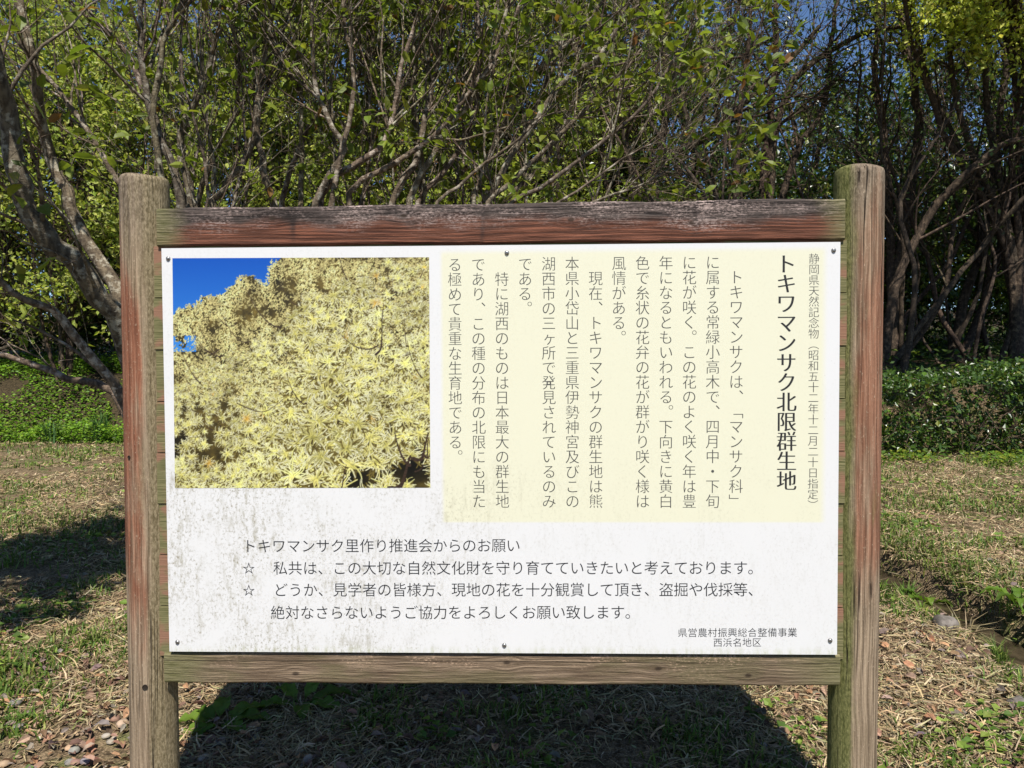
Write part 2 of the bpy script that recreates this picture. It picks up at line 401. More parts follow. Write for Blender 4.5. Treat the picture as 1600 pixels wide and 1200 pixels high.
def wood_post(name, moss_sign, seed, redlo, redhi):
    t = NT(name); o = t.obj(); x, y, z = t.sep(o)
    oo = t.map(o, (1, 1, 1), (seed, seed * .7, seed * 1.3))
    warp = t.noise(t.map(oo, (6, 6, 2.2)), 1, 3)
    cb = t.n.new('ShaderNodeCombineXYZ'); t.link(t.math('ADD', x, t.math('MULTIPLY', warp, .03)), cb.inputs[0]); t.link(y, cb.inputs[1]); t.link(t.math('MULTIPLY', z, .03), cb.inputs[2])
    grain = t.noise(cb.outputs[0], 150, 3, .6)
    line = t.wave(cb.outputs[0], 24, 2.6, 2, 2, 'X')
    fine = t.noise(t.map(oo, (420, 420, 14)), 1, 3, .7)
    speck = t.noise(t.map(oo, (220, 220, 90)), 1, 4, .75)
    big = t.noise(t.map(oo, (16, 16, 2.6)), 1, 5, .6)
    big2 = t.noise(t.map(oo, (24, 24, 4.0), (4, 1, 2)), 1, 4, .6)
    grey = t.mix(t.rng(grain, .35, .65), (.155, .112, .070), (.37, .28, .188))
    red = t.mix(t.rng(grain, .35, .65), (.165, .065, .037), (.31, .135, .078))
    zz = t.math('ADD', z, t.math('MULTIPLY', t.math('SUBTRACT', big, .5), .75))
    rm = t.math('MULTIPLY', t.rng(zz, redlo, redlo + .22), t.rng(zz, redhi - .2, redhi, 1, 0))
    rm = t.math('MULTIPLY', rm, t.rng(big2, .26, .46, .25, 1))
    xs = t.math('MULTIPLY', x, moss_sign)
    rm = t.math('MULTIPLY', rm, t.rng(t.math('ADD', xs, t.math('MULTIPLY', t.math('SUBTRACT', big, .5), .05)), .012, .026, 1, 0))
    c = t.mix(t.math('MULTIPLY', rm, .80 if moss_sign < 0 else 1.0), grey, red)
    c = t.mix(t.rng(line, .1, .9, 0, .18), c, (.07, .045, .032))
    hair = t.noise(t.map(oo, (560, 560, 5)), 1, 2, .6)
    c = t.mix(t.rng(hair, .50, .62, 0, .5), c, t.mix(1.0, c, (.45, .42, .40), 'MULTIPLY'))
    c = t.mix(t.rng(hair, .38, .30, 0, .35), c, (.50, .40, .28))
    # dark weathered head
    head = t.rng(t.math('ADD', z, t.math('MULTIPLY', big, .30)), 1.50, 1.66)
    c = t.mix(t.math('MULTIPLY', head, .55), c, t.mix(t.rng(speck, .4, .6), (.035, .028, .022), (.20, .165, .125)))
    c = t.mix(t.math('MULTIPLY', t.rng(speck, .60, .68), .6), c, (.44, .345, .235))
    # algae on the flank that faces the panel
    al = t.rng(t.math('ADD', xs, t.math('MULTIPLY', t.math('SUBTRACT', big2, .5), .035)), .012, .030)
    al2 = t.math('MULTIPLY', t.rng(big, .56, .68), .45)
    al = t.math('MAXIMUM', al, al2)
    mossc = t.mix(t.rng(speck, .35, .65), (.065, .075, .018), (.19, .19, .065)) if moss_sign < 0 else t.mix(t.rng(speck, .35, .65), (.115, .09, .045), (.29, .235, .14))
    c = t.mix(t.math('MULTIPLY', al, .9), c, mossc)
    # drying cracks
    cr = t.noise(t.map(oo, (95, 95, 1.1), (9, 2, 0)), 1, 1, .3)
    crm = t.rng(t.math('ABSOLUTE', t.math('SUBTRACT', cr, .5)), .004, .017, .92, 0)
    crm = t.math('MULTIPLY', crm, t.rng(t.noise(t.map(oo, (8, 8, 1.5), (1, 5, 2)), 1, 2), .48, .56))
    c = t.mix(crm, c, (.02, .014, .010))
    # knots
    t.bump(t.math('SUBTRACT', t.math('ADD', t.math('ADD', grain, t.math('MULTIPLY', fine, .6)), t.math('MULTIPLY', speck, .6)), t.math('MULTIPLY', crm, 2.0)), .75, .004)
    return t.set(c, .9, .12)

board = thing('notice_board', 'weathered wooden notice board with two log posts and white Japanese information panel', 'notice board')
POST_R = .0525; POST_Y = .050
def make_post(u_top, v_top, u_bot, moss, seed, mat):
    a = at_y(u_top, v_top, POST_Y); b = at_y(u_bot, 1200, POST_Y)
    ht = a[2]; lean = (a[0] - b[0]) / (a[2] - b[2])
    x0 = b[0] - lean * b[2]
    rng = np.random.default_rng(seed)
    k = 40; zs = np.concatenate([np.linspace(-.45, ht - .02, 46), [ht - .009, ht - .003, ht]])
    rs = np.full(len(zs), POST_R); rs[-3:] = [POST_R - .0008, POST_R - .003, POST_R - .008]
    ang = np.arange(k) * 2 * math.pi / k
    prof = 1 + .012 * np.sin(3 * ang + seed) + .008 * np.sin(5 * ang + 2 * seed)
    V = []
    for z, r in zip(zs, rs):
        rr = r * prof * (1 + .006 * math.sin(z * 9 + seed))
        V.append(np.stack([lean * z + rr * np.cos(ang), rr * np.sin(ang), np.full(k, z) + (.002 * np.sin(2 * ang) if z > ht - .01 else 0)], -1))
    V = np.concatenate(V); n = len(zs)
    V = np.concatenate([V, [[lean * ht, 0, ht + .001]]])
    idx = np.arange(n * k).reshape(n, k); a_ = idx[:-1]; b_ = np.roll(a_, -1, 1); d_ = idx[1:]; c_ = np.roll(d_, -1, 1)
    g = Geo(); top = idx[-1]
    g.add(V, [np.stack([a_, b_, c_, d_], -1).reshape(-1, 4), np.stack([top, np.roll(top, -1), np.full(k, n * k)], -1)])
    return obj('post', g, mat, board, smooth=True, loc=(x0, POST_Y, 0)), x0, lean
postL, pxL, leanL = make_post(225.5, 278, 242.5, 1, 1, wood_post('log_post_weathered', 1, 1.0, .42, 1.42))
postR, pxR, leanR = make_post(1341.5, 264, 1330.0, -1, 2, wood_post('log_post_mossy', -1, 2.0, .50, 1.42))
postL['label'] = 'log post with red brown paint and pale algae on its inner side'
postR['label'] = 'log post with thick green moss on its inner side'

def beam(name, corners, y0, y1, mat, bev=.004, parent=board):
    """a beam whose front face has the four given (x, z) corners TL TR BR BL"""
    c = np.array(corners, float); ctr = c.mean(0)
    g = Geo(); nseg = 60
    # cross-section loop (front bevels), swept from left to right
    prof = [(0, y1), (0, y0 + bev), (bev, y0), (None, y0)]
    V = []; rng = np.random.default_rng(int(abs(ctr[1]) * 1000))
    for i in range(nseg + 1):
        s = i / nseg
        tl = c[0] * (1 - s) + c[1] * s; bl = c[3] * (1 - s) + c[2] * s
        wob = .0012 * math.sin(s * 23 + ctr[1] * 9) + rng.normal() * .0005
        tz, bz = tl[1] + wob, bl[1] + wob * .6
        sec = [(bz, y1), (bz, y0 + bev), (bz + bev, y0), (bz + (tz - bz) * .5, y0 - .0003), (tz - bev, y0), (tz, y0 + bev), (tz, y1)]
        V.append([(tl[0] - ctr[0], yy, zz - ctr[1]) for zz, yy in sec])
    V = np.array(V); k = V.shape[1]
    idx = np.arange((nseg + 1) * k).reshape(nseg + 1, k); a = idx[:-1]; b = idx[1:]
    q = np.stack([a, b, np.roll(b, -1, 1), np.roll(a, -1, 1)], -1).reshape(-1, 4)
    g.add(V.reshape(-1, 3), [q, idx[:1, ::-1], idx[-1:]])
    return obj(name, g, mat, parent, loc=(ctr[0], 0, ctr[1]))
RAIL_Y = .006
xz = lambda u, v, Y=RAIL_Y: at_y(u, v, Y)[[0, 2]]
railT = beam('rail', [xz(244, 325.5), xz(1321, 309.5), xz(1319, 374.5), xz(244, 385)], RAIL_Y, .075, wood_rail('stained_rail_wood', True))
railB = beam('rail', [xz(256, 1020.5), xz(1313, 1024.5), xz(1311, 1072.5), xz(257, 1067)], RAIL_Y, .075, wood_rail('weathered_rail_wood', False))
railT['label'] = 'red brown top rail stained black along its upper edge with pale lichen'
railB['label'] = 'grey brown bottom rail with flaking wood'

# horizontal planks behind the panel
t = NT('mossy_planks'); o = t.obj(); x, y, z = t.sep(o)
fine = t.noise(t.map(o, (9, 1, 300)), 1, 3, .7); big = t.noise(t.map(o, (8, 1, 16)), 1, 4)
c = t.mix(t.rng(fine, .35, .65), (.085, .085, .035), (.20, .18, .09))
c = t.mix(t.rng(big, .47, .57, 0, .75), c, (.25, .12, .085))
t.bump(fine, .5, .003)
m_plank = t.set(c, .9, .1)
g = Geo(); zt = xz(800, 378)[1]; zb = xz(800, 1030)[1]; npl = 8; hz = (zt - zb) / npl
for i in range(npl):
    x0, x1 = pxL + .034, pxR - .034; z0, z1 = zb + i * hz + .0012, zb + (i + 1) * hz - .0012
    y0 = .013 + .0012 * (i % 3)
    V = [(x0, y0, z0), (x1, y0, z0), (x1, y0, z1), (x0, y0, z1), (x0, .035, z0), (x1, .035, z0), (x1, .035, z1), (x0, .035, z1)]
    g.add(V, [[(0, 1, 2, 3), (5, 4, 7, 6), (4, 0, 3, 7), (1, 5, 6, 2), (3, 2, 6, 7), (4, 5, 1, 0)]])
obj('backing_board', g, m_plank, board)

# the printed panel
PC = at_y(800, 705, 0); PZ = PANEL_Z
hw, hh = .75, .4556
t = NT('printed_white_panel'); o = t.obj(); x, y, z = t.sep(o)
def bx(u, v): p = at_y(u, v, 0); return p[0], p[2] - PZ
cx0 = (bx(690, 420)[0] + bx(692, 780)[0]) / 2; cx1 = (bx(1289, 420)[0] + bx(1286, 780)[0]) / 2
cz1 = bx(1000, 391)[1]; cz0 = bx(1000, 816)[1]
e = .006
mask = t.math('MULTIPLY', t.math('MULTIPLY', t.rng(x, cx0 - e, cx0 + e), t.rng(x, cx1 - e * 1.6, cx1 + e * 1.6, 1, 0)), t.math('MULTIPLY', t.rng(z, cz0 - .003, cz0 + .003), t.rng(z, cz1 - .008, cz1 + .008, 1, 0)))
c = t.mix(mask, (.602, .598, .588), (.612, .597, .452))
streak = t.noise(t.map(o, (70, 1, 22)), 1, 6, .75)
big = t.noise(t.map(o, (8, 1, 5.5), (2, 0, 1)), 1, 5, .62)
spots = t.noise(t.map(o, (170, 1, 140)), 1, 5, .75)
low = t.math('MULTIPLY', t.rng(z, -.10, .02, 1, .10), t.rng(x, -.62, .20, 1, .16))
d1 = t.math('MULTIPLY', t.math('MULTIPLY', t.rng(streak, .46, .70), t.rng(big, .38, .62)), low)
d2 = t.math('MULTIPLY', t.math('MULTIPLY', t.rng(spots, .50, .68), t.rng(big, .34, .58)), t.math('ADD', .07, low))
c = t.mix(t.math('MULTIPLY', d1, .8), c, (.235, .21, .13))
c = t.mix(t.math('MULTIPLY', d2, .9), c, (.19, .165, .10))
d3 = t.rng(t.noise(t.map(o, (240, 1, 150), (5, 0, 3)), 1, 2, .5), .735, .78)
c = t.mix(t.math('MULTIPLY', d3, .5), c, (.33, .31, .27))
edge = t.math('MULTIPLY', t.rng(z, -.4556, -.435, 1, 0), t.rng(streak, .4, .7))
c = t.mix(t.math('MULTIPLY', edge, .6), c, (.36, .38, .22))
m_panel = t.set(c, .42, .35)
def box(g, x0, x1, y0, y1, z0, z1, tint=None):
    V = [(x0, y0, z0), (x1, y0, z0), (x1, y0, z1), (x0, y0, z1), (x0, y1, z0), (x1, y1, z0), (x1, y1, z1), (x0, y1, z1)]
    g.add(V, [[(0, 1, 2, 3), (5, 4, 7, 6), (4, 0, 3, 7), (1, 5, 6, 2), (3, 2, 6, 7), (4, 5, 1, 0)]], tint)
g = Geo(); box(g, -hw, hw, 0, .0035, -hh, hh)
panel = obj('sign_panel', g, m_panel, board, loc=(0, 0, PZ))

# lettering: glyph outlines of Blender's own typeface, laid as thin ink sheets on the panel
_fc = bpy.data.curves.new('glyph', 'FONT'); _fc.size = 1; _fo = bpy.data.objects.new('glyph', _fc); COL.objects.link(_fo)
_gc = {}
def glyph(ch, off):
    if ch == '業': off = 0
    k = (ch, off)
    if k not in _gc:
        _fc.body = ch; _fc.offset = off
        bpy.context.view_layer.update()
        me = bpy.data.meshes.new_from_object(_fo.evaluated_get(bpy.context.evaluated_depsgraph_get()))
        V = np.array([v.co[:2] for v in me.vertices]); F_ = [tuple(p.vertices) for p in me.polygons]
        bpy.data.meshes.remove(me)
        _gc[k] = (V - np.array([.5, .38]), F_)
    return _gc[k]
def put(g, ch, u, v, size_px, off, layer=0, sx=1.0, rot=False, shift=(0, 0), Yk=0.0):
    p = at_y(u, v, 0); s = size_px * 1.4255e-3
    V, F_ = glyph(ch, off)
    V = V * np.array([sx, 1])
    if rot: V = np.stack([V[:, 1], -V[:, 0]], -1)
    V = V + np.array(shift)
    W = np.stack([V[:, 0] * s + p[0], np.full(len(V), -.0002 - .00005 * layer), V[:, 1] * s + p[2] - PZ], -1)
    by = {}
    for f in F_: by.setdefault(len(f), []).append(f)
    g.add(W, [np.array(q) for q in by.values()])
PUNCT = {'、': (.62, .58), '。': (.62, .58), 'ヶ': (.05, .0)}
ROT = '「」（）'
def segment(g, ch, name, mat):          # a clause ends at its comma, full stop or closing gap
    if ch in '、。」物' and g.n:
        obj(name, g, mat, panel); return Geo()
    return g
def column(text, mat, u0, v0, u1, v1, size, off, sx=1.0, dup=None):
    n = len(text); g = Geo()
    for i, ch in enumerate(text):
        if ch == '　': continue
        f = i / (n - 1); u = u0 + (u1 - u0) * f; v = v0 + (v1 - v0) * f
        sh = PUNCT.get(ch, (0, 0)); rot = ch in ROT
        for k, d in enumerate(dup or (0,)):
            put(g, ch, u, v, size, off, k, sx, rot, (sh[0] + d, sh[1]))
        g = segment(g, ch, 'text_column', mat)
    if g.n: obj('text_column', g, mat, panel)
def row(text, mat, u0, u1, v0, v1, size, off):
    n = len(text); g = Geo()
    for i, ch in enumerate(text):
        if ch == '　': continue
        f = i / (n - 1); put(g, ch, u0 + (u1 - u0) * f, v0 + (v1 - v0) * f, size, off)
        g = segment(g, ch, 'text_row', mat)
    if g.n: obj('text_row', g, mat, panel)
def ink(name, c):
    t = NT(name); return t.set(t.mix(t.rng(t.noise(t.obj(), 160, 3), .3, .7, 0, .35), c, tuple(np.array(c) * 2.2)), .5, .3)
INK = ink('black_ink', (.018, .018, .018)); INK2 = ink('grey_ink', (.017, .018, .021)); INK3 = ink('faded_ink', (.052, .052, .048))
column('トキワマンサク北限群生地', INK, 1228.5, 412, 1229, 751, 33.0, -.014, .96, (-.026, -.013, 0, .013, .026))
column('静岡県天然記念物（昭和五十二年十二月二十日指定）', INK3, 1272, 404, 1270, 789, 17.2, -.014, 1.0, (-.008, .008))
cols = ['　トキワマンサクは、「マンサク科」', 'に属する常緑小高木で、四月中・下旬', 'に花が咲く。この花のよく咲く年は豊', '年になるともいわれる。下向きに黄白',
        '色で糸状の花弁の花が群がり咲く様は', '風情がある。', '　現在、トキワマンサクの群生地は熊', '本県小岱山と三重県伊勢神宮及びこの', '湖西市の三ヶ所で発見されているのみ',
        'である。', '　特に湖西のものは日本最大の群生地', 'であり、この種の分布の北限にも当た', 'る極めて貴重な生育地である。']
for i, tx in enumerate(cols):
    u0 = 1150.5 - i * 36.65; n = len(tx)
    v0 = 409.5 + .32 * i; v1 = 783.0 + .0 * i
    column(tx, INK3, u0, v0, u0 + (.4 + .16 * i) * (n - 1) / 16 - 1, v0 + (v1 - v0) * (n - 1) / 16, 23.6, -.0145, .97, (-.007, .007))
row('トキワマンサク里作り推進会からのお願い', INK2, 390, 802, 853, 852, 23.4, -.003)
for u0, u1, v0, v1, tx, star in ((438, 1180, 887.5, 887.0, '私共は、この大切な自然文化財を守り育てていきたいと考えております。', 888),
                                 (438.5, 1180, 921.5, 921.0, 'どうか、見学者の皆様方、現地の花を十分観賞して頂き、盗掘や伐採等、', 922.5),
                                 (434, 988, 957, 956.5, '絶対なさらないようご協力をよろしくお願い致します。', None)):
    row(tx, INK2, u0, u1, v0, v1, 23.6, -.003)
    if star: g = Geo(); put(g, '☆', 388.5, star, 21, -.004); obj('star_mark', g, INK2, panel)
for u0, u1, v0, v1, tx, sz in ((1066.5, 1238, 988.5, 988.0, '県営農村振興総合整備事業', 15.4), (1121.5, 1182.5, 1003.8, 1003.5, '西浜名地区', 15.0)):
    row(tx, INK2, u0, u1, v0, v1, sz, -.004)
bpy.data.objects.remove(_fo); bpy.data.curves.remove(_fc)

# dome-headed screws
t = NT('screw_steel'); m_screw = t.set(t.mix(t.rng(t.noise(t.obj(), 300, 3), .4, .6), (.20, .19, .18), (.42, .41, .39)), .38, .5, .85)
for (u, v) in ((263, 404), (792, 395), (1302.5, 391), (277.5, 1003), (788, 1008), (1297, 1000.5)):
    p = at_y(u, v, 0); g = Geo(); r = .0052; V = []; k = 14
    for (rr, yy) in ((1, 0), (1, -.001), (.86, -.0024), (.55, -.0036), (.28, -.0040)):
        ang = np.arange(k) * 2 * math.pi / k
        V.append(np.stack([rr * r * np.cos(ang), np.full(k, yy), rr * r * np.sin(ang)], -1))
    V.append(np.array([[0, -.0030, 0]]))
    idx = np.arange(5 * k).reshape(5, k); a = idx[:-1]; b = idx[1:]
    g.add(np.concatenate(V), [np.stack([a, np.roll(a, -1, 1), np.roll(b, -1, 1), b], -1).reshape(-1, 4), np.stack([idx[-1], np.roll(idx[-1], -1), np.full(k, 5 * k)], -1)])
    obj('screw', g, m_screw, panel, smooth=True, loc=(p[0], 0, p[2] - PZ))
# bolt holes on the post fronts: dark discs stand in for the shaded hollows
t = NT('hole_shade'); m_hole = t.set(t.mix(t.noise(t.obj(), 200, 2), (.012, .010, .008), (.04, .03, .022)), .9, .1)
def hole(post, px0, u, v, r):
    p = at_y(u, v, 0); dx = p[0] - px0; yy = -math.sqrt(max(POST_R ** 2 - dx ** 2, 1e-6)) - .0006
    p = at_y(u, v, POST_Y + yy); g = Geo(); k = 14; ang = np.arange(k) * 2 * math.pi / k
    V = []
    for rr, d in ((1.25, .0007), (1.2, -.0012), (.95, -.0010), (.8, -.0005)):
        V.append(np.stack([rr * r * np.cos(ang), np.full(k, d), rr * r * np.sin(ang)], -1))
    V.append(np.array([[0, -.0004, 0]])); idx = np.arange(4 * k).reshape(4, k); a = idx[:-1]; b = idx[1:]
    g.add(np.concatenate(V), [np.stack([a, np.roll(a, -1, 1), np.roll(b, -1, 1), b], -1).reshape(-1, 4), np.stack([idx[-1], np.roll(idx[-1], -1), np.full(k, 4 * k)], -1)])
    o = obj('bolt_hole', g, m_hole, post, loc=(p[0] - px0, yy, p[2]))
    o.rotation_euler = (0, 0, math.asin(max(-.95, min(.95, (p[0] - px0) / POST_R))))
hole(postL, pxL, 201.5, 714.5, .0032); hole(postL, pxL, 226.5, 1074, .0050); hole(postL, pxL, 247, 1162.5, .0040)

# the printed photograph: its picture is painted petal by petal into the colours of a fine grid
def flower_print(Wp, Hp, ss=3):
    rng = np.random.default_rng(11); W, H = Wp * ss, Hp * ss
    im = np.zeros((H, W, 3)); yy, xx = np.mgrid[0:H, 0:W]; fx = xx / W; fy = yy / H
    im[:] = np.array([18, 84, 190]) * (1 - fy[..., None] * 2.0).clip(0, 1) + np.array([70, 150, 235]) * (fy[..., None] * 2.0).clip(0, 1)
    ex = [0, .07, .14, .2, .28, .34, .38, .37, .41, .46, 1]; ey = [.255, .215, .16, .15, .075, .10, .10, .03, .0, -.05, -.05]
    line = np.interp(fx, ex, ey) + (fbm(xx, yy, 26 * ss, 3) - .5) * .10 + (fbm(xx, yy, 8 * ss, 8) - .5) * .05
    tree = fy > line
    hole_ = (fx < .09) & (fy > .335) & (fy < .405) & (fbm(xx, yy, 14 * ss, 21) > .42)
    tree &= ~hole_
    n1 = fbm(xx, yy, 34 * ss, 1); n2 = fbm(xx, yy, 9 * ss, 2)
    base = np.array([104, 88, 42]) * (n1[..., None] * .9 + .40) * (n2[..., None] * .9 + .45)
    dk = np.exp(-(((fx - .66) / .13) ** 2 + ((fy - .95) / .07) ** 2)) + np.exp(-(((fx - .93) / .09) ** 2 + ((fy - .90) / .12) ** 2)) + .7 * np.exp(-(((fx - .03) / .05) ** 2 + ((fy - .80) / .07) ** 2))
    base = base * (1 - .80 * dk.clip(0, 1))[..., None]
    im[tree] = base[tree]
    def strokes(px, py, ang, ln, wd, curve, c0, c1):
        """petals drawn as curved tapering strokes, in order"""
        ns = int(np.max(ln) * 1.5) + 3; nw = max(3, int(np.max(wd) * 2) + 1)
        s = np.linspace(0, 1, ns)[None, :, None]; w = np.linspace(-.5, .5, nw)[None, None, :]
        a = ang[:, None, None] + curve[:, None, None] * s
        X_ = px[:, None, None] + np.cos(a) * ln[:, None, None] * s - np.sin(a) * w * wd[:, None, None] * (1 - .5 * s)
        Y_ = py[:, None, None] + np.sin(a) * ln[:, None, None] * s + np.cos(a) * w * wd[:, None, None] * (1 - .5 * s)
        C = c0[:, None, None, :] * (1 - s[..., None]) + c1[:, None, None, :] * s[..., None]
        C = C * (1 - .28 * (w[..., None] > .18))
        C = np.broadcast_to(C, X_.shape + (3,))
        xi = X_.astype(int).ravel(); yi = Y_.astype(int).ravel(); ok = (xi >= 0) & (xi < W) & (yi >= 0) & (yi < H)
        im[yi[ok], xi[ok]] = C.reshape(-1, 3)[ok]
    def twig(x0, y0, x1, y1, w, bend=.05):
        n = 200; s = np.linspace(0, 1, n); bx_ = x0 + (x1 - x0) * s + np.sin(s * 5) * bend * .15; by_ = y0 + (y1 - y0) * s + np.sin(s * math.pi) * bend
        for k in range(n):
            q = max(1, int(w * ss * (1 - .6 * s[k]))); X0 = int(bx_[k] * W); Y0 = int(by_[k] * H)
            im[max(0, Y0 - q // 2):max(0, Y0 + q - q // 2), max(0, X0 - q // 2):max(0, X0 + q - q // 2)] = np.array([62, 46, 38]) * rng.uniform(.7, 1.25)
    # distant blossom: small cream flecks in clumps
    n = 26000; px = rng.uniform(0, W, n); py = rng.uniform(-.02, .62, n) * H
    cl = fbm(px, py, 22 * ss, 31); ln_ = np.interp(px / W, ex, ey)
    ok = (py / H > ln_ + (fbm(px, py, 26 * ss, 3) - .5) * .10 - .012) & (cl > .36 + rng.uniform(-.12, .12, n)) & ~((px / W < .09) & (py / H > .335) & (py / H < .405) & (rng.uniform(size=n) < .8))
    px, py, cl = px[ok], py[ok], cl[ok]; m = len(px)
    col = np.array([246, 230, 158]) * (rng.uniform(.72, 1.08, (m, 1))) * (.84 + .85 * (cl[:, None] - .3).clip(0, .4))
    for b in range(0, m, 4000):
        e_ = slice(b, b + 4000); k = len(px[e_])
        strokes(px[e_], py[e_], rng.uniform(0, 6.3, k), rng.uniform(3, 7.5, k) * ss * .62, np.full(k, 1.3 * ss), rng.normal(size=k) * .4, col[e_].clip(0, 250), (col[e_] * 1.04).clip(0, 252))
    for q in ((.42, .30, .30, .14, 2.2), (.30, .36, .20, .24, 1.6), (.20, .42, .08, .30, 1.6), (.72, .14, .66, .0, 2.6), (.50, .2, .42, .08, 1.4), (.86, .15, 1.0, .03, 2.0), (.25, .28, .16, .2, 1.2)): twig(*q)
    # blossom heads, small and far first, big and near last
    N = 1750
    hx = rng.uniform(-.03, 1.03, N); hy = rng.uniform(.02, 1.03, N)
    frontier = np.interp(hx, [0, .08, .2, .3, .42, .5, .6, .75, .86, 1], [.50, .46, .44, .40, .34, .20, .16, .10, .02, -.02])
    keep = hy > frontier + rng.normal(size=N) * .02
    hx, hy, frontier = hx[keep], hy[keep], frontier[keep]
    sz = (7.0 + 17 * ((hy - frontier) / .9).clip(0, 1) + 10 * np.exp(-((hx - .6) ** 2) / .06)) * rng.uniform(.5, 1.05, len(hx))
    order = np.argsort(sz + rng.normal(size=len(sz)) * 2.5)
    dark = lambda a, b: (np.exp(-(((a - .66) / .19) ** 2 + ((b - .97) / .11) ** 2)) + np.exp(-(((a - .93) / .11) ** 2 + ((b - .90) / .15) ** 2)) + .8 * np.exp(-(((a - .03) / .05) ** 2 + ((b - .80) / .07) ** 2)) + .6 * np.exp(-(((a - .80) / .06) ** 2 + ((b - .57) / .05) ** 2)))
    gapn = fbm(hx * W, hy * H, 40 * ss, 77)
    k = 0
    for i in order:
        k += 1
        if k in (60, 240, 520, 800):
            for _ in range(7):
                a, b = rng.uniform(.1, .95), rng.uniform(.35, .95); twig(a, b, a + rng.uniform(-.12, .12), b - rng.uniform(.05, .2), rng.uniform(1.2, 2.2))
        if rng.uniform() < dark(hx[i], hy[i]) * .93: continue
        if gapn[i] < .33 and rng.uniform() < .6: continue
        npet = int(rng.integers(26, 44)); s_ = sz[i] * ss
        a0 = rng.uniform(0, 6.3); ang = a0 + np.arange(npet) * 6.283 / npet * 1.0 + rng.normal(size=npet) * .35
        squash = rng.uniform(.55, 1.0)
        ln = s_ * rng.uniform(.35, 1.25, npet) * (1 - (1 - squash) * np.abs(np.sin(ang)))
        br = rng.uniform(.86, 1.06) * (.60 + .8 * fbm(np.array([hx[i] * W]), np.array([hy[i] * H]), 48 * ss, 5)[0] + .08)
        inner = np.array([220, 210, 112]) * br * rng.uniform(.8, 1.1, (npet, 1)); outer = np.array([255, 245, 168]) * br * rng.uniform(.82, 1.06, (npet, 1))
        wht = rng.uniform(size=(npet, 1)) < .58; outer = np.where(wht, np.array([255, 252, 222]), outer)
        if rng.uniform() < .02: inner = inner * np.array([1.05, .85, .62])
        cx_, cy_ = hx[i] * W, hy[i] * H
        # shade under the head, then its petals
        sh = npet // 2
        strokes(cx_ + rng.normal(size=sh) * s_ * .1, cy_ + s_ * .22 + np.zeros(sh), rng.uniform(0, 6.3, sh), s_ * rng.uniform(.5, .95, sh), np.full(sh, max(2.5, s_ * .13)), rng.normal(size=sh) * .7, np.tile(np.array([74, 62, 32.]), (sh, 1)), np.tile(np.array([128, 112, 52.]), (sh, 1)))
        strokes(cx_ + rng.normal(size=npet) * s_ * .05, cy_ + rng.normal(size=npet) * s_ * .05, ang, ln, np.full(npet, max(2.0, s_ * .085)), rng.normal(size=npet) * .8, inner.clip(0, 252), outer.clip(0, 254))
    for q in ((.84, 1.0, .93, .86, 7), (.93, .87, 1.0, .76, 5), (.92, .9, .87, .76, 4), (.62, 1.0, .68, .90, 3), (.97, .85, 1.0, .78, 3), (.79, .42, .83, .20, 3), (.80, .38, .64, .30, 2), (.52, .63, .45, .50, 2.0), (.25, .63, .45, .60, 1.6), (.97, .52, .92, .36, 2)): twig(*q)
    return im.reshape(Hp, ss, Wp, ss, 3).mean((1, 3))
Wp, Hp = 420, 376
im = flower_print(Wp, Hp)
li = lin(*im.reshape(-1, 3).T).T * .74
li = li * np.array([1.0, 1.0, .92])
c4 = [np.array(bx(u, v)) for u, v in ((269.5, 403.5), (670.5, 402), (672.5, 762), (273.5, 762.5))]
sx_ = (np.arange(Wp) + .0) / (Wp - 1); sy_ = np.arange(Hp) / (Hp - 1); SX, SY = np.meshgrid(sx_, sy_)
q = (c4[0][None, None] * ((1 - SX) * (1 - SY))[..., None] + c4[1][None, None] * (SX * (1 - SY))[..., None] + c4[2][None, None] * (SX * SY)[..., None] + c4[3][None, None] * ((1 - SX) * SY)[..., None])
g = Geo(); ii = np.arange(Wp * Hp).reshape(Hp, Wp)
g.add(np.stack([q[..., 0], np.full_like(SX, -.0004), q[..., 1]], -1).reshape(-1, 3), [np.stack([ii[1:, :-1], ii[1:, 1:], ii[:-1, 1:], ii[:-1, :-1]], -1).reshape(-1, 4)], li.reshape(-1, 3))
t = NT('photo_print'); m_print = t.set(t.attr(), .35, .35)
obj('printed_photo', g, m_print, panel)

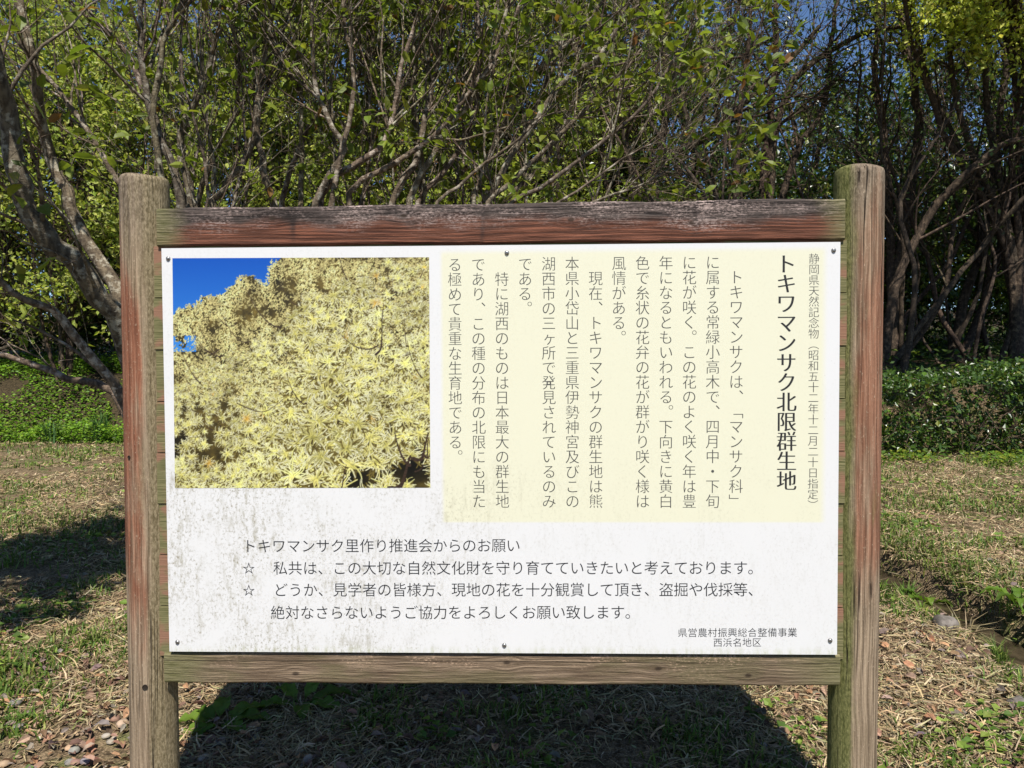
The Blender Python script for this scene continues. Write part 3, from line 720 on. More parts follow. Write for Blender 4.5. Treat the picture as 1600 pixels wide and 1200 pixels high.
# ------------------------------------------------------------------ plants
def stem_path(pts, n=14):
    """pts: (u, v, Y) seen in the photograph"""
    return resample([at_y(u, v, y) for u, v, y in pts], n)
def make_plant(name, label, cat, base, stems, seed, spec, mats, group=None, stem_name='stem', crown='foliage', merge=False):
    """stems: list of (points (n,3), r0, r1)"""
    rng = np.random.default_rng(seed)
    root = thing(name, label, cat, tuple(base), group)
    base = np.asarray(base, float); fol = Geo(); wood = Geo()
    for P, r0, r1 in stems:
        P = P - base; n = len(P)
        sg = wood if merge else Geo()
        A = P[None]; R = np.linspace(r0, r1, n)[None] * (1 + rng.normal(size=(1, n)) * .04)
        A = A + rng.normal(size=A.shape) * r0 * .18
        tubes(sg, A, R, 10, tint_mix(rng, 1, [(.5, .5, .5)], None, .2))
        lv = [(A, R)]
        for (cnt, t0, t1, L, side, trop, jit, rr, k) in spec['levels']:
            src = lv[-1]
            cnt = max(1, int(cnt * (np.linalg.norm(P[-1] - P[0]) if len(lv) == 1 else len(src[0]))))
            Q, S = spawn(rng, src[0], src[1], cnt, t0, t1, L, side, trop, jit, 6, rr, spec.get('rmin', .0016))
            tubes(sg, Q, S, k, tint_mix(rng, len(Q), [(.42, .42, .42), (.62, .60, .58)], None, .25)); lv.append((Q, S))
        for (lev, per, L, W, cols, w, near, up, along, spread) in spec['leaves']:
            src = lv[lev]; cnt = int(per * len(src[0]))
            leaf_on(rng, fol, src[0], src[1], cnt, L, W, cols, w, near, .2, 1.0, up, along, .16, spread, .9, spec.get('clump', 0))
        if not merge: obj(stem_name, sg, mats[0], root, smooth=True)
    if merge: obj('trunk', wood, mats[0], root, smooth=True)
    obj(crown, fol, mats[1], root)
    return root

GREEN = [(.14, .18, .022), (.105, .145, .018), (.19, .225, .034), (.19, .095, .03)]
GW = [.42, .28, .275, .025]
SHRUB = dict(levels=[(4.4, .50, 1.0, (.45, 1.25), .75, (0, -.01, .10), .13, .55, 6), (2.1, .2, 1.0, (.25, .75), .85, (0, 0, .06), .16, .6, 5), (1.3, .2, 1.0, (.12, .40), .8, (0, 0, .04), .18, .6, 4)],
             leaves=[(3, 4.2, (.045, .095), (.44, .62), GREEN, GW, True, .75, .55, .01), (2, .9, (.045, .095), (.44, .62), GREEN, GW, True, .75, .55, .01)])

# leaning grey tree on the left edge
TL = 1.95
st = [(stem_path([(262, 830, TL + .7), (222, 620, TL + .5), (184, 504, TL + .3), (137, 434, TL + .15), (78, 371, TL), (43, 320, TL - .05), (27, 266, TL - .1), (14, 190, TL - .1), (-10, 100, TL - .2), (-60, -60, TL - .4)], 22), .060, .032),
      (stem_path([(255, 780, TL + .8), (225, 560, TL + .8), (184, 454, TL + .8), (129, 371, TL + .8), (106, 309, TL + .8), (82, 250, TL + .8), (62, 180, TL + .7), (50, 90, TL + .6), (20, -50, TL + .6)], 20), .042, .022),
      (stem_path([(250, 790, TL + .6), (188, 618, TL + .4), (133, 544, TL + .3), (82, 485, TL + .2), (31, 465, TL + .1), (-20, 425, TL)], 14), .030, .014),
      (stem_path([(245, 780, TL + .7), (184, 618, TL + .7), (117, 594, TL + .7), (59, 571, TL + .7), (-20, 548, TL + .7)], 12), .028, .016),
      (stem_path([(225, 640, TL + .5), (168, 592, TL + .5), (129, 556, TL + .45), (70, 520, TL + .4), (20, 500, TL + .3)], 12), .014, .005)]
LEFT = dict(levels=[(3.2, .3, 1.0, (.4, 1.1), .9, (-.03, -.02, .04), .16, .26, 6), (2.4, .2, 1.0, (.25, .7), .9, (0, 0, .03), .18, .6, 5), (1.6, .2, 1.0, (.12, .4), .8, (0, 0, .03), .18, .6, 4)],
            leaves=[(3, 1.5, (.06, .115), (.45, .62), GREEN, GW, True, .8, .6, .01), (2, .6, (.06, .115), (.45, .62), GREEN, GW, True, .8, .6, .01)])
b0 = at_y(262, 830, TL + .7); b0[2] = gz(b0[0], b0[1])
st[0] = (np.concatenate([[b0 - np.array([-.05, 0, .1])], st[0][0]]), .068, .032)
st[1] = (np.concatenate([[b0 - np.array([-.08, -.05, .1])], st[1][0]]), .050, .022)
tree_left = make_plant('leaning_tree', 'grey barked tree leaning left at the left edge with low bare limbs', 'tree', b0, st, 21, LEFT, (M_BARK_GREY, M_LEAF), stem_name='limb', crown='foliage')
# its crown that overhangs the grass left of the board
rng = np.random.default_rng(5); g = Geo(); gw = Geo()
st0 = st[0][0][-1] - b0
paths = []
for q in ((-2.25, .15, 3.15), (-2.6, .5, 3.5), (-1.95, .0, 3.5), (-2.9, .3, 3.2), (-2.1, -.45, 3.0), (-2.7, -.4, 3.05), (-3.1, -.2, 3.1), (-1.75, .25, 3.3)):
    e_ = np.array(q) - b0; mid = (st0 + e_) / 2 + rng.normal(size=3) * .12
    paths.append(resample([st0, mid, e_], 8))
P = np.array(paths); R = np.linspace(.03, .012, 8)[None].repeat(len(P), 0); tubes(gw, P, R, 6)
Q, S = spawn(rng, P, R, 90, .35, 1, (.3, .8), .9, (0, 0, 0)); tubes(gw, Q, S, 5)
Q2, S2 = spawn(rng, Q, S, 420, .2, 1, (.2, .45), .9, (0, 0, 0)); tubes(gw, Q2, S2, 4)
leaf_on(rng, g, Q2, S2, 6800, (.06, .10), (.5, .65), GREEN, GW, True, .1, 1, .8, .5, .15, .03)
obj('limb', gw, M_BARK_GREY, tree_left, smooth=True); obj('foliage', g, M_LEAF, tree_left)

# many-stemmed shrubs close behind the board (stems traced from the photograph)
def shrub(label, bu, Yb, traces, seed, dens=1.0):
    base = at_y(bu, 860, Yb); base[2] = gz(base[0], base[1])
    rng = np.random.default_rng(seed); stems = []
    for pts, r in traces:
        p = stem_path(pts, 14)
        first = base + np.array([rng.normal() * .10, rng.normal() * .10, -.05])
        low = first * .45 + p[0] * .55 + np.array([0, 0, -.05])
        full = resample([first, low, *p[::2], p[-1]], 18)
        stems.append((full, r * 1.15, r * .40))
    for k in range(6):
        u1 = bu + rng.uniform(-190, 240) + (160 if bu > 700 else 0); Y1 = Yb + rng.uniform(-.3, 1.1)
        a = base + np.array([rng.normal() * .14, rng.normal() * .14 + .1, -.05]); e_ = at_y(u1, rng.uniform(-120, 60), Y1)
        pts = [a + (e_ - a) * np.array([q ** 1.25, q ** 1.25, q]) + rng.normal(size=3) * np.array([.06, .06, .02]) for q in (0, .2, .4, .6, .8, 1)]
        stems.append((resample(pts, 18), rng.uniform(.010, .018), .005))
    sp = dict(SHRUB); sp['leaves'] = [(q[0], q[1] * dens, *q[2:]) for q in SHRUB['leaves']]
    return make_plant('flowering_shrub', label, 'shrub', base, stems, seed, sp, (M_BARK_GREY, M_LEAF), 'many-stemmed shrubs behind the board')
D1, D2, D3 = 2.6, 3.0, 3.4
shrub('many-stemmed shrub directly behind the left log post', 300, D1 + .1, [
    ([(285, 330, D1), (262, 240, D1), (235, 170, D1), (222, 100, D1), (220, 30, D1), (216, -90, D1)], .026),
    ([(300, 320, D1 + .1), (280, 220, D1 + .1), (300, 170, D1 + .1), (325, 120, D1 + .1), (332, 80, D1 + .1), (352, 30, D1 + .1), (410, -60, D1 + .1)], .024),
    ([(262, 330, D1 + .3), (190, 290, D1 + .3), (170, 260, D1 + .3), (130, 190, D1 + .3), (90, 140, D1 + .3), (50, 90, D1 + .3), (-10, 20, D1 + .3)], .022),
    ([(290, 330, D1 + .5), (215, 120, D1 + .5), (180, 60, D1 + .5), (140, 30, D1 + .5), (60, -40, D1 + .4)], .022),
    ([(330, 330, D1 + .4), (345, 300, D1 + .4), (390, 240, D1 + .4), (403, 170, D1 + .4), (398, 60, D1 + .4), (404, -60, D1 + .4)], .024),
    ([(240, 200, D1 - .1), (255, 70, D1 - .1), (285, 0, D1 - .1), (300, -80, D1 - .1)], .018),
    ([(305, 330, D1 + .7), (330, 250, D1 + .7), (365, 180, D1 + .7), (372, 90, D1 + .7), (340, -60, D1 + .8)], .020)], 31, .6)
shrub('many-stemmed shrub behind the board, above the printed flower photo', 450, D2, [
    ([(425, 330, D2), (412, 260, D2), (402, 210, D2), (404, 140, D2), (420, 60, D2), (436, -60, D2)], .026),
    ([(490, 330, D2 - .1), (530, 250, D2 - .1), (535, 222, D2 - .1), (510, 180, D2 - .1), (495, 130, D2 - .1), (490, 85, D2 - .1), (488, -60, D2 - .1)], .022),
    ([(528, 260, D2 - .1), (550, 170, D2 - .1), (550, 90, D2 - .1), (540, 45, D2 - .1), (530, -60, D2 - .1)], .018),
    ([(500, 320, D2 - .05), (545, 262, D2), (590, 236, D2), (610, 200, D2), (620, 130, D2), (640, 60, D2), (672, -60, D2)], .024),
    ([(470, 330, D2 + .4), (470, 240, D2 + .4), (472, 150, D2 + .4), (462, 60, D2 + .4), (470, -60, D2 + .4)], .020),
    ([(440, 330, D2 + .5), (480, 200, D2 + .5), (560, 120, D2 + .5), (585, 40, D2 + .5), (600, -60, D2 + .5)], .020)], 32, .85)
shrub('many-stemmed shrub behind the middle of the board top rail', 640, D2 + .2, [
    ([(610, 330, D2 + .2), (650, 250, D2 + .2), (660, 205, D2 + .2), (672, 150, D2 + .2), (690, 60, D2 + .2), (700, -60, D2 + .2)], .026),
    ([(640, 330, D2 + .1), (690, 215, D2 + .1), (740, 150, D2 + .1), (775, 70, D2 + .1), (810, -60, D2 + .1)], .024),
    ([(545, 320, D2), (600, 262, D2), (670, 222, D2), (720, 160, D2), (780, 80, D2), (840, -60, D2)], .020),
    ([(660, 330, D2 + .5), (655, 260, D2 + .5), (645, 170, D2 + .5), (650, 80, D2 + .5), (640, -60, D2 + .5)], .022),
    ([(650, 330, D2 + .3), (700, 260, D2 + .3), (735, 200, D2 + .3), (750, 100, D2 + .3), (740, -60, D2 + .3)], .020),
    ([(680, 330, D2 - .2), (745, 265, D2 - .2), (800, 225, D2 - .2), (870, 160, D2 - .2)], .012)], 33)
shrub('many-stemmed shrub leaning right behind the board, its stems parallel', 760, D2, [
    ([(760, 330, D2), (800, 285, D2), (860, 225, D2), (930, 155, D2), (1000, 80, D2), (1080, -30, D2)], .018),
    ([(740, 330, D2 + .2), (800, 165, D2 + .2), (850, 100, D2 + .2), (915, 40, D2 + .2), (980, -60, D2 + .2)], .022),
    ([(760, 330, D2 + .1), (860, 150, D2 + .1), (935, 90, D2 + .1), (970, 30, D2 + .1), (1000, -40, D2 + .1)], .022),
    ([(790, 335, D2 - .2), (850, 290, D2 - .2), (950, 215, D2 - .2), (1010, 160, D2 - .2), (1052, 95, D2 - .2), (1095, 20, D2 - .2)], .014),
    ([(830, 340, D2 - .3), (900, 300, D2 - .3), (970, 250, D2 - .3), (1035, 215, D2 - .3)], .009),
    ([(860, 345, D2 - .3), (940, 310, D2 - .3), (1010, 285, D2 - .3), (1075, 245, D2 - .3)], .009),
    ([(750, 330, D2 + .5), (820, 200, D2 + .5), (880, 60, D2 + .5), (905, -60, D2 + .5)], .022),
    ([(780, 335, D2 + .4), (860, 240, D2 + .4), (900, 150, D2 + .4), (960, 60, D2 + .4), (1040, -60, D2 + .4)], .018)], 34)

# young-leaved bushes on the bank behind, sunlit yellow green
YEL = [(.30, .35, .060), (.22, .28, .045), (.40, .42, .11), (.12, .15, .03)]
YW = [.40, .30, .18, .12]
def free_tree(name, label, cat, x, y, height, nst, spread, seed, spec, mats, group, r=.06, lean=(0, 0), wob=.12, merge=True, split=.5):
    rng = np.random.default_rng(seed); base = np.array([x, y, float(gz(x, y))]); stems = []
    for i in range(nst):
        a = 6.283 * (i + rng.uniform(-.3, .3)) / nst; rad = spread * rng.uniform(.4, 1.0)
        top = base + np.array([math.cos(a) * rad + lean[0], math.sin(a) * rad + lean[1], height * rng.uniform(.8, 1.05)])
        p0 = base + np.array([math.cos(a), math.sin(a), 0]) * r * 1.6 + np.array([0, 0, -.12])
        pts = [p0]
        for s in (.2, .4, .6, .8, 1.0):
            q = p0 + (top - p0) * np.array([s ** 1.35, s ** 1.35, s]) + rng.normal(size=3) * np.array([wob, wob, .03]) * (s < 1)
            pts.append(q)
        stems.append((resample(pts, 16), r * rng.uniform(.75, 1.15), r * .3))
    return make_plant(name, label, cat, base, stems, seed, spec, mats, group, merge=merge, crown='crown')
BUSH = dict(rmin=.003, clump=.44, levels=[(5, .12, 1.0, (.5, 1.4), 1.0, (0, 0, .03), .16, .5, 5), (3.4, .2, 1.0, (.3, .8), .9, (0, 0, .0), .18, .55, 4), (3.0, .2, 1, (.2, .45), .9, (0, 0, -.02), .2, .55, 3)],
            leaves=[(3, 9.0, (.055, .105), (.48, .66), YEL, YW, False, (.05, -.65, .65), .3, .05)])
spots = [(-10.4, 11.0, 4.4, 'yellow green bush at the very edge of the view past the low bare limbs'), (-8.6, 9.9, 4.6, 'yellow green bush beyond the low bare limbs, outermost at the left edge'), (-7.1, 9.5, 4.4, 'yellow green bush behind the crook of the leaning grey tree'), (-5.6, 9.6, 4.2, 'yellow green bush on the bank at the far left'), (-4.1, 9.9, 4.8, 'yellow green bush behind the leaning grey tree'), (-2.7, 9.7, 4.6, 'yellow green bush behind the left log post'),
         (-1.2, 10.0, 5.2, 'yellow green bush behind the shrub over the printed photo'), (.2, 9.8, 4.8, 'yellow green bush behind the middle of the board'), (1.5, 10.3, 4.2, 'yellow green bush at the dark grove edge, half hidden by leaning stems')]
for i, (x, y, h, lb) in enumerate(spots):
    free_tree('leafy_bush', lb, 'bush', x, y, h * 1.4, 6, 1.2, 50 + i, BUSH, (M_BARK_BROWN, M_LEAF_YEL), 'yellow green bushes on the bank', .035)

# dark grove on the right
DARK = [(.040, .078, .011), (.024, .050, .009), (.08, .125, .018), (.19, .23, .04)]  # last tint paints sunlit specks in among the dark leaves
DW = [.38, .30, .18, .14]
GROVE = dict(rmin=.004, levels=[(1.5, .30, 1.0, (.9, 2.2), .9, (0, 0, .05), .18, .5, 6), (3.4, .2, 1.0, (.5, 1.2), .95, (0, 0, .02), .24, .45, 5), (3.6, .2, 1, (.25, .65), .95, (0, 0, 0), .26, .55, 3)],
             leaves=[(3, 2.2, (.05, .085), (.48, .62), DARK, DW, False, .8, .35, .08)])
def traced_tree(label, traces, seed, bu, bv, Yb, spec=None):
    base = at_y(bu, bv, Yb); base[2] = gz(base[0], base[1]); stems = []
    for pts, r in traces:
        p = stem_path(pts, 14); first = base + np.array([0, 0, -.12])
        stems.append((resample([first, *p], 20), r * .85, r * .36))
    rng = np.random.default_rng(seed + 500)
    for k in range(4):
        a = base + np.array([rng.normal() * .45, rng.normal() * .4, -.12]); e_ = a + np.array([rng.normal() * 1.3, rng.normal() * .5, rng.uniform(4.2, 6.5)])
        pts = [a + (e_ - a) * q + rng.normal(size=3) * np.array([.16, .12, .05]) * (q > 0) for q in (0, .18, .36, .55, .75, 1)]
        stems.append((resample(pts, 18), rng.uniform(.018, .042), .010))
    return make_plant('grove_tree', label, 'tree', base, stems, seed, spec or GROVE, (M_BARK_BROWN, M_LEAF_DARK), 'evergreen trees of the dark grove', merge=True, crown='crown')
G1, G2, G3 = 8.6, 9.6, 11.0
traced_tree('grove tree with the long oblique trunk rising right beside the right log post', [
    ([(1400, 560, G1), (1460, 480, G1), (1530, 390, G1), (1580, 330, G1 - .3), (1640, 260, G1 - .5), (1720, 60, G1 - .6)], .055),
    ([(1385, 540, G1), (1400, 440, G1), (1450, 340, G1), (1500, 280, G1 - .2), (1560, 230, G1 - .4), (1640, 190, G1 - .6), (1700, 0, G1 - .6)], .085)], 61, 1375, 575, G1)
traced_tree('grove tree with twin straight trunks right of the oblique trunk', [
    ([(1488, 560, G2), (1510, 450, G2), (1530, 400, G2), (1555, 250, G2), (1570, 100, G2), (1560, -60, G2)], .095),
    ([(1505, 560, G2), (1530, 490, G2), (1560, 400, G2), (1575, 300, G2), (1610, 120, G2), (1640, -60, G2)], .085)], 62, 1492, 575, G2)
traced_tree('grove tree at the right edge of the view with drooping twigs', [
    ([(1585, 560, G1 + .3), (1590, 470, G1 + .3), (1600, 350, G1 + .3), (1590, 200, G1 + .3), (1570, 60, G1 + .3), (1500, -80, G1)], .08)], 63, 1585, 580, G1 + .3)
traced_tree('grove tree with a dark forked trunk above the right log post', [
    ([(1395, 470, G2), (1425, 270, G2), (1435, 190, G2), (1428, 120, G2), (1415, 60, G2), (1380, -80, G2)], .10),
    ([(1392, 470, G2), (1388, 300, G2), (1380, 200, G2), (1367, 120, G2), (1372, 20, G2), (1350, -80, G2)], .08)], 64, 1393, 560, G2)
traced_tree('grove tree with curving dark limbs above the board right end', [
    ([(1195, 400, G2), (1205, 250, G2), (1222, 170, G2), (1252, 110, G2), (1335, 58, G2), (1420, 40, G2 - .5)], .085),
    ([(1190, 400, G2), (1195, 260, G2), (1210, 120, G2), (1215, 40, G2), (1200, -80, G2)], .08),
    ([(1195, 420, G2), (1240, 250, G2), (1290, 160, G2), (1300, 60, G2), (1320, -80, G2)], .07)], 65, 1193, 560, G2)
traced_tree('grove tree with a pale brown upright trunk above the board', [
    ([(1152, 420, G1 + .2), (1150, 300, G1 + .2), (1151, 240, G1 + .2), (1160, 150, G1 + .2), (1170, 60, G1 + .2), (1175, -80, G1 + .2)], .06),
    ([(1150, 420, G1 + .3), (1120, 310, G1 + .3), (1098, 260, G1 + .3), (1075, 200, G1 + .3), (1060, 100, G1 + .3)], .045)], 66, 1151, 575, G1 + .2)
traced_tree('grove tree with a bowed limb reaching over the leaning shrub', [
    ([(1010, 420, G2), (1020, 270, G2), (1100, 215, G2), (1150, 172, G2), (1200, 130, G2), (1280, 40, G2)], .085),
    ([(1008, 420, G2), (1030, 250, G2), (1060, 98, G2), (1100, 78, G2), (1128, 66, G2), (1150, 25, G2), (1165, -60, G2)], .085),
    ([(1006, 420, G2), (985, 260, G2), (960, 120, G2), (965, -60, G2)], .07)], 67, 1008, 560, G2)
# trees further back, whose crowns make the shade and the broken skyline
BACK = dict(rmin=.006, levels=[(2.2, .30, 1.0, (1.2, 2.8), .95, (0, 0, .03), .16, .5, 5), (3.4, .2, 1.0, (.7, 1.5), .95, (0, 0, .0), .2, .5, 4), (2.6, .2, 1, (.4, .8), .95, (0, 0, 0), .24, .55, 3)],
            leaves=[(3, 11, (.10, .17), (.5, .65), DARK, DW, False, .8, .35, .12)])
back = [(3.2, 13.0, 8.5, 'back tree of the grove seen between the forked trunk and the board end'), (5.2, 13.6, 9.0, 'back tree of the grove behind the forked trunk'), (7.4, 12.8, 9.0, 'back tree of the grove behind the oblique trunk'),
        (9.6, 13.0, 8.6, 'back tree of the grove at the right edge'), (1.6, 13.2, 8.0, 'back tree of the grove behind the leaning shrub'), (-1.4, 13.6, 8.0, 'back tree behind the yellow green bushes, left of the leaning shrub'),
        (-3.8, 13.4, 8.4, 'back tree behind the shrub by the left log post'), (-6.4, 13.2, 8.0, 'back tree behind the leaning grey tree'), (-9.0, 13.0, 8.0, 'back tree behind the far left bank'), (6.2, 17.0, 6.0, 'farthest low tree seen under the grove crowns'), (9.0, 17.5, 6.5, 'farthest low tree deep in the grove at right'), (3.2, 17.2, 6.0, 'farthest low tree deep in the grove over the board end')]
for i, (x, y, h, lb) in enumerate(back):
    if 2 < x < 9 and y < 14: h = 4.9 if x > 5 else 6.4
    if x < 2: h = 10.5
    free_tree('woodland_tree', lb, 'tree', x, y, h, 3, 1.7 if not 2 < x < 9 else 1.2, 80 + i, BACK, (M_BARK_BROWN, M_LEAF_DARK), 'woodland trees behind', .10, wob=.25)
UNDER = dict(rmin=.004, levels=[(6, .02, 1.0, (.5, 1.2), 1.1, (0, 0, .02), .16, .5, 5), (4, .2, 1.0, (.35, .8), .95, (0, 0, .0), .2, .5, 4), (2.5, .2, 1, (.2, .5), .95, (0, 0, 0), .24, .55, 3)],
             leaves=[(3, 12, (.07, .13), (.5, .65), DARK, DW, False, .8, .35, .12)])
under = [(2.6, 11.8, 'dark undergrowth shrub behind the pale brown upright trunk'), (4.6, 12.2, 'dark undergrowth shrub between the curving limbs and the forked trunk'), (6.4, 11.6, 'dark undergrowth shrub between the forked trunk and the oblique trunk'),
         (8.2, 12.0, 'dark undergrowth shrub behind the twin straight trunks'), (10.0, 12.0, 'dark undergrowth shrub behind the edge tree with drooping twigs'), (0.8, 12.0, 'dark undergrowth shrub left of the pale brown upright trunk'), (11.8, 12.6, 'dark undergrowth shrub farthest to the right in the grove'),
         (-1.6, 12.0, 'dark undergrowth shrub behind the bank above the printed photo'), (-4.4, 12.0, 'dark undergrowth shrub behind the bank left of the left log post'), (-7.6, 12.0, 'dark undergrowth shrub at the far left behind the bank'), (-10.6, 12.6, 'dark undergrowth shrub past the far left bank, cut by the edge of the view')]
for i, (x, y, lb) in enumerate(under):
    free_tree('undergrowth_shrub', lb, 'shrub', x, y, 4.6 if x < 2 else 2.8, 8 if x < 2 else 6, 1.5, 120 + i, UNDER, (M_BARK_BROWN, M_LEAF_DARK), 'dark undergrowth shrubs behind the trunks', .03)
# the tree whose sunlit young crown hangs into the top right corner
CROWN = dict(rmin=.004, levels=[(2.6, .72, 1.0, (.4, .8), 1.0, (.0, -.04, .02), .14, .5, 6), (4.0, .2, 1.0, (.3, .6), .95, (0, -.02, 0), .18, .5, 5), (3.4, .2, 1, (.2, .4), .95, (0, -.03, 0), .2, .55, 3)],
             leaves=[(3, 10, (.05, .09), (.5, .65), [(.44, .48, .07), (.36, .41, .06), (.52, .53, .12), (.18, .22, .04)], [.4, .3, .2, .1], False, (.05, -.75, .55), .3, .06)])
stems = []
base = np.array([6.9, 8.9, float(gz(6.9, 8.9))])
for e_ in ((4.4, 7.5, 6.3), (5.0, 7.4, 6.15), (5.7, 7.4, 6.1), (6.4, 7.4, 6.0), (7.1, 7.5, 5.95), (7.8, 7.6, 5.95), (4.9, 8.4, 6.9), (6.3, 8.4, 6.9), (7.7, 8.4, 6.8), (9.0, 8.2, 6.4)):
    e_ = np.array(e_); mid = base * .45 + e_ * .55 + np.array([0, .5, .7])
    stems.append((resample([base + np.array([0, 0, -.1]), base * .85 + mid * .15 + np.array([0, 0, 1.1]), mid, e_], 16), .07, .02))
young = make_plant('young_leaf_tree', 'tree with a sunlit yellow green crown over the top right corner', 'tree', base, stems, 91, CROWN, (M_BARK_BROWN, M_LEAF_YEL), merge=True, crown='crown')
# unseen high limbs, added out over the grass to keep the grove in shade
rng = np.random.default_rng(15); g = Geo(); gw = Geo(); paths = []
for q in ((1.4, 4.6, 8.3), (2.4, 4.4, 8.2), (3.6, 4.4, 8.2), (4.9, 4.4, 8.2), (6.2, 4.4, 8.2), (7.5, 4.4, 8.2), (8.8, 4.4, 8.2), (3.0, 3.9, 8.0), (4.3, 3.9, 8.0), (5.6, 3.9, 8.0), (7.0, 3.9, 8.0), (8.2, 3.9, 8.0)):
    e_ = np.array(q) - base; paths.append(resample([np.array([0, 0, 4.2]), e_ * .5 + np.array([0, 0, 2.6]), e_], 9))
P = np.array(paths); R = np.linspace(.05, .02, 9)[None].repeat(len(P), 0); tubes(gw, P, R, 6)
Q, S = spawn(rng, P, R, 150, .88, 1, (.35, .8), .9, (0, 0, 0)); tubes(gw, Q, S, 5)
Q2, S2 = spawn(rng, Q, S, 700, .2, 1, (.2, .45), .9, (0, 0, 0)); tubes(gw, Q2, S2, 3)
leaf_on(rng, g, Q2, S2, 16000, (.10, .17), (.55, .7), YEL, YW, False, .1, 1, .9, .4, .15, .10)
obj('limb', gw, M_BARK_BROWN, young); obj('crown', g, M_LEAF_YEL, young)

# clipped hedge at the foot of the grove
rng = np.random.default_rng(9); hr = thing('ivy_hedge', 'clipped dark green hedge at the foot of the grove', 'hedge', (5.5, 7.3, 0))
hb = np.array([5.5, 7.3, 0.]); g = Geo(); gw = Geo(); n = 44000
hx = rng.uniform(2.0, 11.0, n); topz = .90 + .20 * (fbm(hx, hx * 0, .8, 4) - .5) * 2
fr = rng.uniform(size=n) < .62
hz = np.where(fr, rng.uniform(.03, 1.0, n) * topz, topz + np.abs(rng.normal(size=n)) * .07 - .03)
hy = np.where(fr, 6.70 + np.abs(rng.normal(size=n)) * .42 + .10 * (1 - hz) + .30 * fbm(hx, hz, .35, 6), rng.uniform(6.85, 8.1, n))
clump = fbm(hx, hz * 1.5, .40, 12); keep = (clump > .35) | ~fr | (rng.uniform(size=n) < .25)
hy = hy - .42
P = np.stack([hx, hy, hz], -1)[keep] - hb; m = len(P)
D = nrm(rng.normal(size=(m, 3)) + np.array([0, -.7, -.2])); N = nrm(np.array([0, -.55, .8]) + rng.normal(size=(m, 3)) * .5)
l = rng.uniform(.028, .085, m) * rng.uniform(.7, 1.1, m)
leaves(g, P, D, N, l, l * rng.uniform(.45, .75, m), tint_mix(rng, m, [(.042, .085, .012), (.028, .06, .010), (.085, .145, .018), (.16, .18, .03)], [.44, .32, .18, .06]))
s0 = np.stack([rng.uniform(2, 11, 420), rng.uniform(6.4, 6.9, 420), rng.uniform(0, .7, 420)], -1) - hb
Q = np.empty((420, 6, 3)); Q[:, 0] = s0; D = nrm(rng.normal(size=(420, 3)) * .6 + np.array([0, -.2, .6]))
for k in range(1, 6):
    Q[:, k] = Q[:, k - 1] + D * rng.uniform(.05, .14, (420, 1)); D = nrm(D + rng.normal(size=D.shape) * .3)
tubes(gw, Q, np.full((420, 6), .004), 4, tint_mix(rng, 420, [(.5, .5, .5), (.8, .75, .7)]))
obj('twig', gw, M_BARK_BROWN, hr); obj('foliage', g, M_LEAF_DARK, hr)
# dark earth core of the hedge is the terrace face itself (ground)

# ------------------------------------------------------------------ things on the ground
t = NT('ditch_rock'); o = t.obj()
n = t.noise(o, 14, 5, .6); t.bump(n, .5, .02); m_rock = t.set(t.mix(t.rng(n, .35, .65), (.075, .065, .055), (.20, .175, .15)), .85, .2)
def rock(p, s, seed, label):
    rng = np.random.default_rng(seed); k = 18; r_ = 10; V = []
    for i in range(r_ + 1):
        th = math.pi * i / r_
        for j in range(k):
            ph = 2 * math.pi * j / k; d = np.array([math.sin(th) * math.cos(ph), math.sin(th) * math.sin(ph), math.cos(th)])
            q = 1 + .13 * math.sin(3 * ph + seed) * math.sin(th) + .10 * math.sin(2.3 * th + 4 * ph * .5 + seed) * math.sin(th)
            V.append(d * q * np.array(s))
    idx = np.arange((r_ + 1) * k).reshape(r_ + 1, k); a = idx[:-1]; b = idx[1:]; g = Geo()
    g.add(V, [np.stack([a, b, np.roll(b, -1, 1), np.roll(a, -1, 1)], -1).reshape(-1, 4)])
    tag(obj('rock', g, m_rock, smooth=True, loc=tuple(p)), label, 'rock')
p = at_z(1488, 990, -.02); rock((p[0] - .03, p[1], float(gz(p[0] - .03, p[1])) + .01), (.052, .042, .036), 2, 'grey rock on the bank of the narrow ditch')
p = at_z(1592, 1108, 0); rock((p[0], p[1], float(gz(p[0], p[1])) + .01), (.03, .03, .022), 5, 'small grey rock at the right edge, nearer than the ditch')

def blades(rng, g, P, h, w, lean, cols, wts=None, bend=.5):
    n = len(P); a = rng.uniform(0, 6.283, n); d = np.stack([np.cos(a), np.sin(a), np.zeros(n)], -1); s = np.stack([-np.sin(a), np.cos(a), np.zeros(n)], -1)
    l = (lean * rng.uniform(.2, 1.3, n))[:, None]; h = h[:, None]; w = w[:, None]; up = np.array([0, 0, 1.])
    m1 = P + up * h * .55 + d * h * l * .35; tip = P + up * h * (1 - bend * np.minimum(l, 1.2)) + d * h * l
    V = np.stack([P - s * w * .5, P + s * w * .5, m1 + s * w * .42, m1 - s * w * .42, tip], 1)
    b = np.arange(n)[:, None] * 5
    g.add(V.reshape(-1, 3), [b + np.array([[0, 1, 2, 3]]), b + np.array([[3, 2, 4]])], np.repeat(tint_mix(rng, n, cols, wts, .18), 5, 0))
def field(rng, n, y0=-.3, y1=8.6):
    """points over the grass, denser near the board"""
    d = 1.3 * ((y1 + 1.7) / 1.3) ** rng.uniform(size=n); y = d - 1.7; x = rng.uniform(-1, 1, n) * (d * .78 + .6)
    ok = (y > y0) & (y < y1); return x[ok], y[ok]
GCOL = [(.10, .17, .022), (.07, .13, .018), (.16, .22, .035), (.24, .24, .06)]
rng = np.random.default_rng(40)
